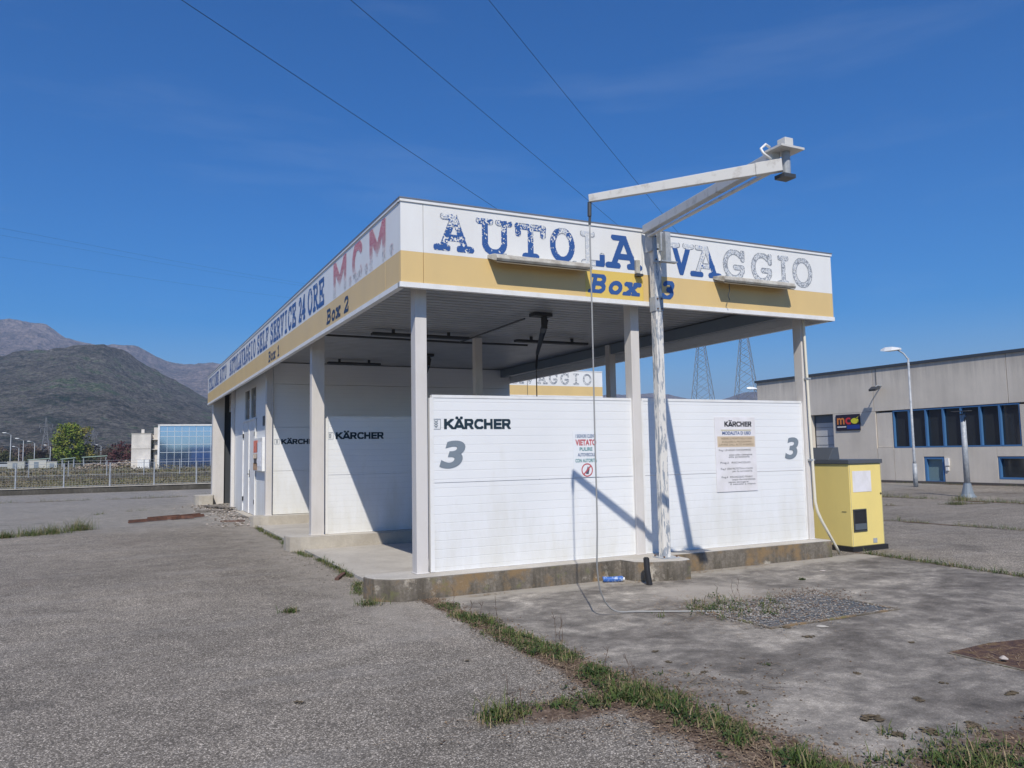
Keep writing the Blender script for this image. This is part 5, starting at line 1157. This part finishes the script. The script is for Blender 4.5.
# second hatch with moss
t = thing('moss_hatch', 'sunken square hatch full of brown moss at right edge of the pad', 'hatch', (3.42,-4.72,.011))
m_ = mat('brown_moss', rough=.95, spec=.1); t_ = NT(m_); n1_ = t_.noise(t_.pos(), 7, 8, .75); t_.color(t_.ramp(n1_, [(.35,(.05,.035,.04)),(.5,(.11,.07,.055)),(.6,(.17,.115,.07)),(.7,(.08,.085,.03))])); t_.bump(n1_, .7, .02)
q = MB(); q.add([(x-3.42,y+4.72,.003) for x, y in [(2.95,-4.25),(2.98,-5.1),(3.9,-5.12),(3.92,-4.3),(3.5,-4.22)]], [(0,1,2,3,4)]); q.build('moss_bed', m_, t)
q = MB(); q.box(-.49,-.41,0,-.46,.46,.006); q.box(-.46,-.43,0,.50,-.40,.006); q.build('rim', M['plinth'], t)
def litter(name, x, y, r, mt, lab, cat, seed, grp=None, flat=.5, z=.012):
    rs = random.Random(seed); q = MB()
    if name == 'moss_clod':
        for k in range(26): a = rs.uniform(0,6.28); d = r*math.sqrt(rs.random())*.85; rock(q, (d*math.cos(a)*1.3,d*math.sin(a)*.8,r*.25*rs.random()), r*rs.uniform(.16,.42), rs)
    else: rock(q, (0,0,0), r, rs)
    o = q.build(name, mt, bevel=0 if name == 'moss_clod' else r*.12); o.location = (x,y,z); o.scale = (1,1,flat); o.rotation_euler.z = rs.uniform(0,6); tag(o, lab, cat, grp)
M['stone'] = m_noisy('pale_stone', (.45,.40,.36), (.33,.29,.26), 14, .8); M['clod'] = m_noisy('moss_clod', (.07,.055,.03), (.12,.09,.055), 25, .95)
litter('stone', 3.05,-4.62,.045,M['stone'],'round pale stone lying on the brown moss hatch','stone',1,flat=.9,z=.03)
litter('concrete_chip', 2.85,-3.12,.07,M['plinth_top'],'flat pale concrete chip in front of the drain','stone',2,flat=.3)
litter('concrete_chip', 5.35,-.85,.05,M['stone'],'small pink-white stone beyond the drain','stone',3)
litter('concrete_chip', 2.55,-3.0,.06,M['clod'],'dark mossy clod at the near edge of the drain','clod',4)
cl_ = [(2.45,-3.35,.05,'mossy clod lying just before the near corner of the drain grate'),(1.05,-3.1,.03,'dark clod on the pad close to the grass seam, farthest of that row'),(1.0,-3.75,.03,'dark clod beside the grass seam, middle of that row'),(.9,-4.25,.04,'dark clod beside the grass seam, nearest of that row'),(2.2,-4.75,.03,'lone dark clod left of the moss hatch, on open concrete'),(1.75,-4.9,.04,'dark clod halfway between the moss hatch and the seam'),(1.2,-5.0,.07,'large moss clod near the bottom of the pad, at the left'),(1.1,-5.25,.05,'mossy clod nearest the grass seam at the bottom'),(1.3,-5.3,.06,'mossy clod nearest the green growth at the bottom right'),(2.35,-5.1,.05,'mossy clod below the moss hatch, small and flat'),(2.2,-5.4,.07,'largest moss clod at the bottom right corner of the pad'),(2.0,-5.45,.06,'dark clod left of the largest moss clod in the corner'),(1.6,-5.35,.05,'dark clod behind the bottom right weeds'),(1.9,-4.3,.03,'small clod in the middle of the pad'),(3.0,-3.9,.03,'small clod between the drain grate and moss hatch'),(-.35,-2.6,.025,'tiny dark clod on the asphalt left of the grass seam'),(.1,-4.45,.03,'small clod at the lower edge of the brown soil'),(-1.7,-3.0,.03,'lone dark clod on the open asphalt at left'),(.95,-3.4,.03,'tiny clod on the pad beside tall dead stalks'),(1.5,-3.6,.02,'tiny clod on bare pad below the drain')]
for i, (x, y, r, lab) in enumerate(cl_): litter('moss_clod', x, y, r, M['clod'], lab, 'clod', 30+i, 'loose moss clods on the pad and asphalt', .45)

# rusty bars and planks
M['rust'] = m_noisy('rusty_steel', (.16,.075,.05), (.09,.05,.04), 9, .8)
for i, (a, b, lab) in enumerate((((-2.55,13.75),(-1.65,14.15),'rusty flat bar lying nearest in the pile on the yard'),((-2.1,14.5),(-1.3,14.95),'rusty bar lying at the far left of the pile'),((-1.6,14.6),(-.75,15.2),'rusty bar lying at the far right of the pile'),((-1.55,14.15),(-.7,14.75),'rusty angle bar at the right of the pile'),((-1.75,14.45),(-1.0,14.25),'short rusty bar lying across the pile'))):
    q = MB(); q.bar((a[0],a[1],.03),(b[0],b[1],.035), .05, .03); q.bar((a[0],a[1]+.04,.06),(b[0],b[1]+.04,.065), .012, .05)
    tag(q.build('rusty_bar', M['rust']), lab, 'metal bar', 'rusty bars lying on the yard')
for i, (a, b, z, lab) in enumerate((((-.25,19.2),(.35,17.2),.06,'grey board lying flat at the foot of the dark opening'),((-.7,17.0),(.1,16.2),.04,'weathered board lying slantwise before the plant room door'),((-.1,14.2),(.4,13.0),.03,'dark stick of debris beside the door threshold'),((-.5,12.6),(.0,12.2),.03,'short rusty piece of debris near the second kerb'),((-.25,1.9),(-.05,2.3),.02,'small broken stick near the front bay kerb'))):
    q = MB(); q.bar((a[0],a[1],z),(b[0],b[1],z+.01), .16 if i < 2 else .05, .03); tag(q.build('debris_board', M['rust'] if i > 2 else m_noisy('old_wood', (.22,.19,.16), (.10,.085,.07), 5, .9)), lab, 'debris')
q = MB(); rs = random.Random(77)
for k in range(420): rock(q, (rs.gauss(-.05,.35), rs.uniform(11,20.5), .012), rs.uniform(.012,.05), rs, rs.choice((0,1)))
for k in range(500): rock(q, (rs.gauss(-.15,.22), rs.uniform(.8,5.2), .012), rs.uniform(.004,.014), rs, rs.choice((0,1)))
tag(q.build('crumbled_concrete', [M['stone'], m_noisy('dark_crumbs', (.14,.12,.10), (.22,.18,.14), 12, .9)]), kind='stuff')
# loose aggregate on the near asphalt
q = MB(); rs = random.Random(78)
for k in range(5200):
    y = -5.6+rs.random()**1.6*7; x = rs.uniform(-4.8,.2)+ .0*y; rock(q, (x,y,.003), rs.uniform(.0025,.006), rs, rs.choice((0,1,2)))
tag(q.build('loose_grit', [m_noisy('grit_pale', (.50,.48,.44), (.36,.34,.32), 20, .8), m_noisy('grit_grey', (.20,.19,.185), (.28,.27,.26), 20, .8), m_noisy('grit_dark', (.07,.065,.06), (.12,.11,.10), 20, .8)]), kind='stuff')
# tree belt behind the viewer, mirrored in the glass office
def belt(rs):
    x = rs.uniform(-90,110); hgt = 7+2.2*math.sin(x*.15)+1.2*math.sin(x*.41); return (x, -150+rs.uniform(-8,8), hgt*rs.random()**.6)
leaf_mass('tree_belt', M['leaf2'], 5000, belt, 1.1, 51)
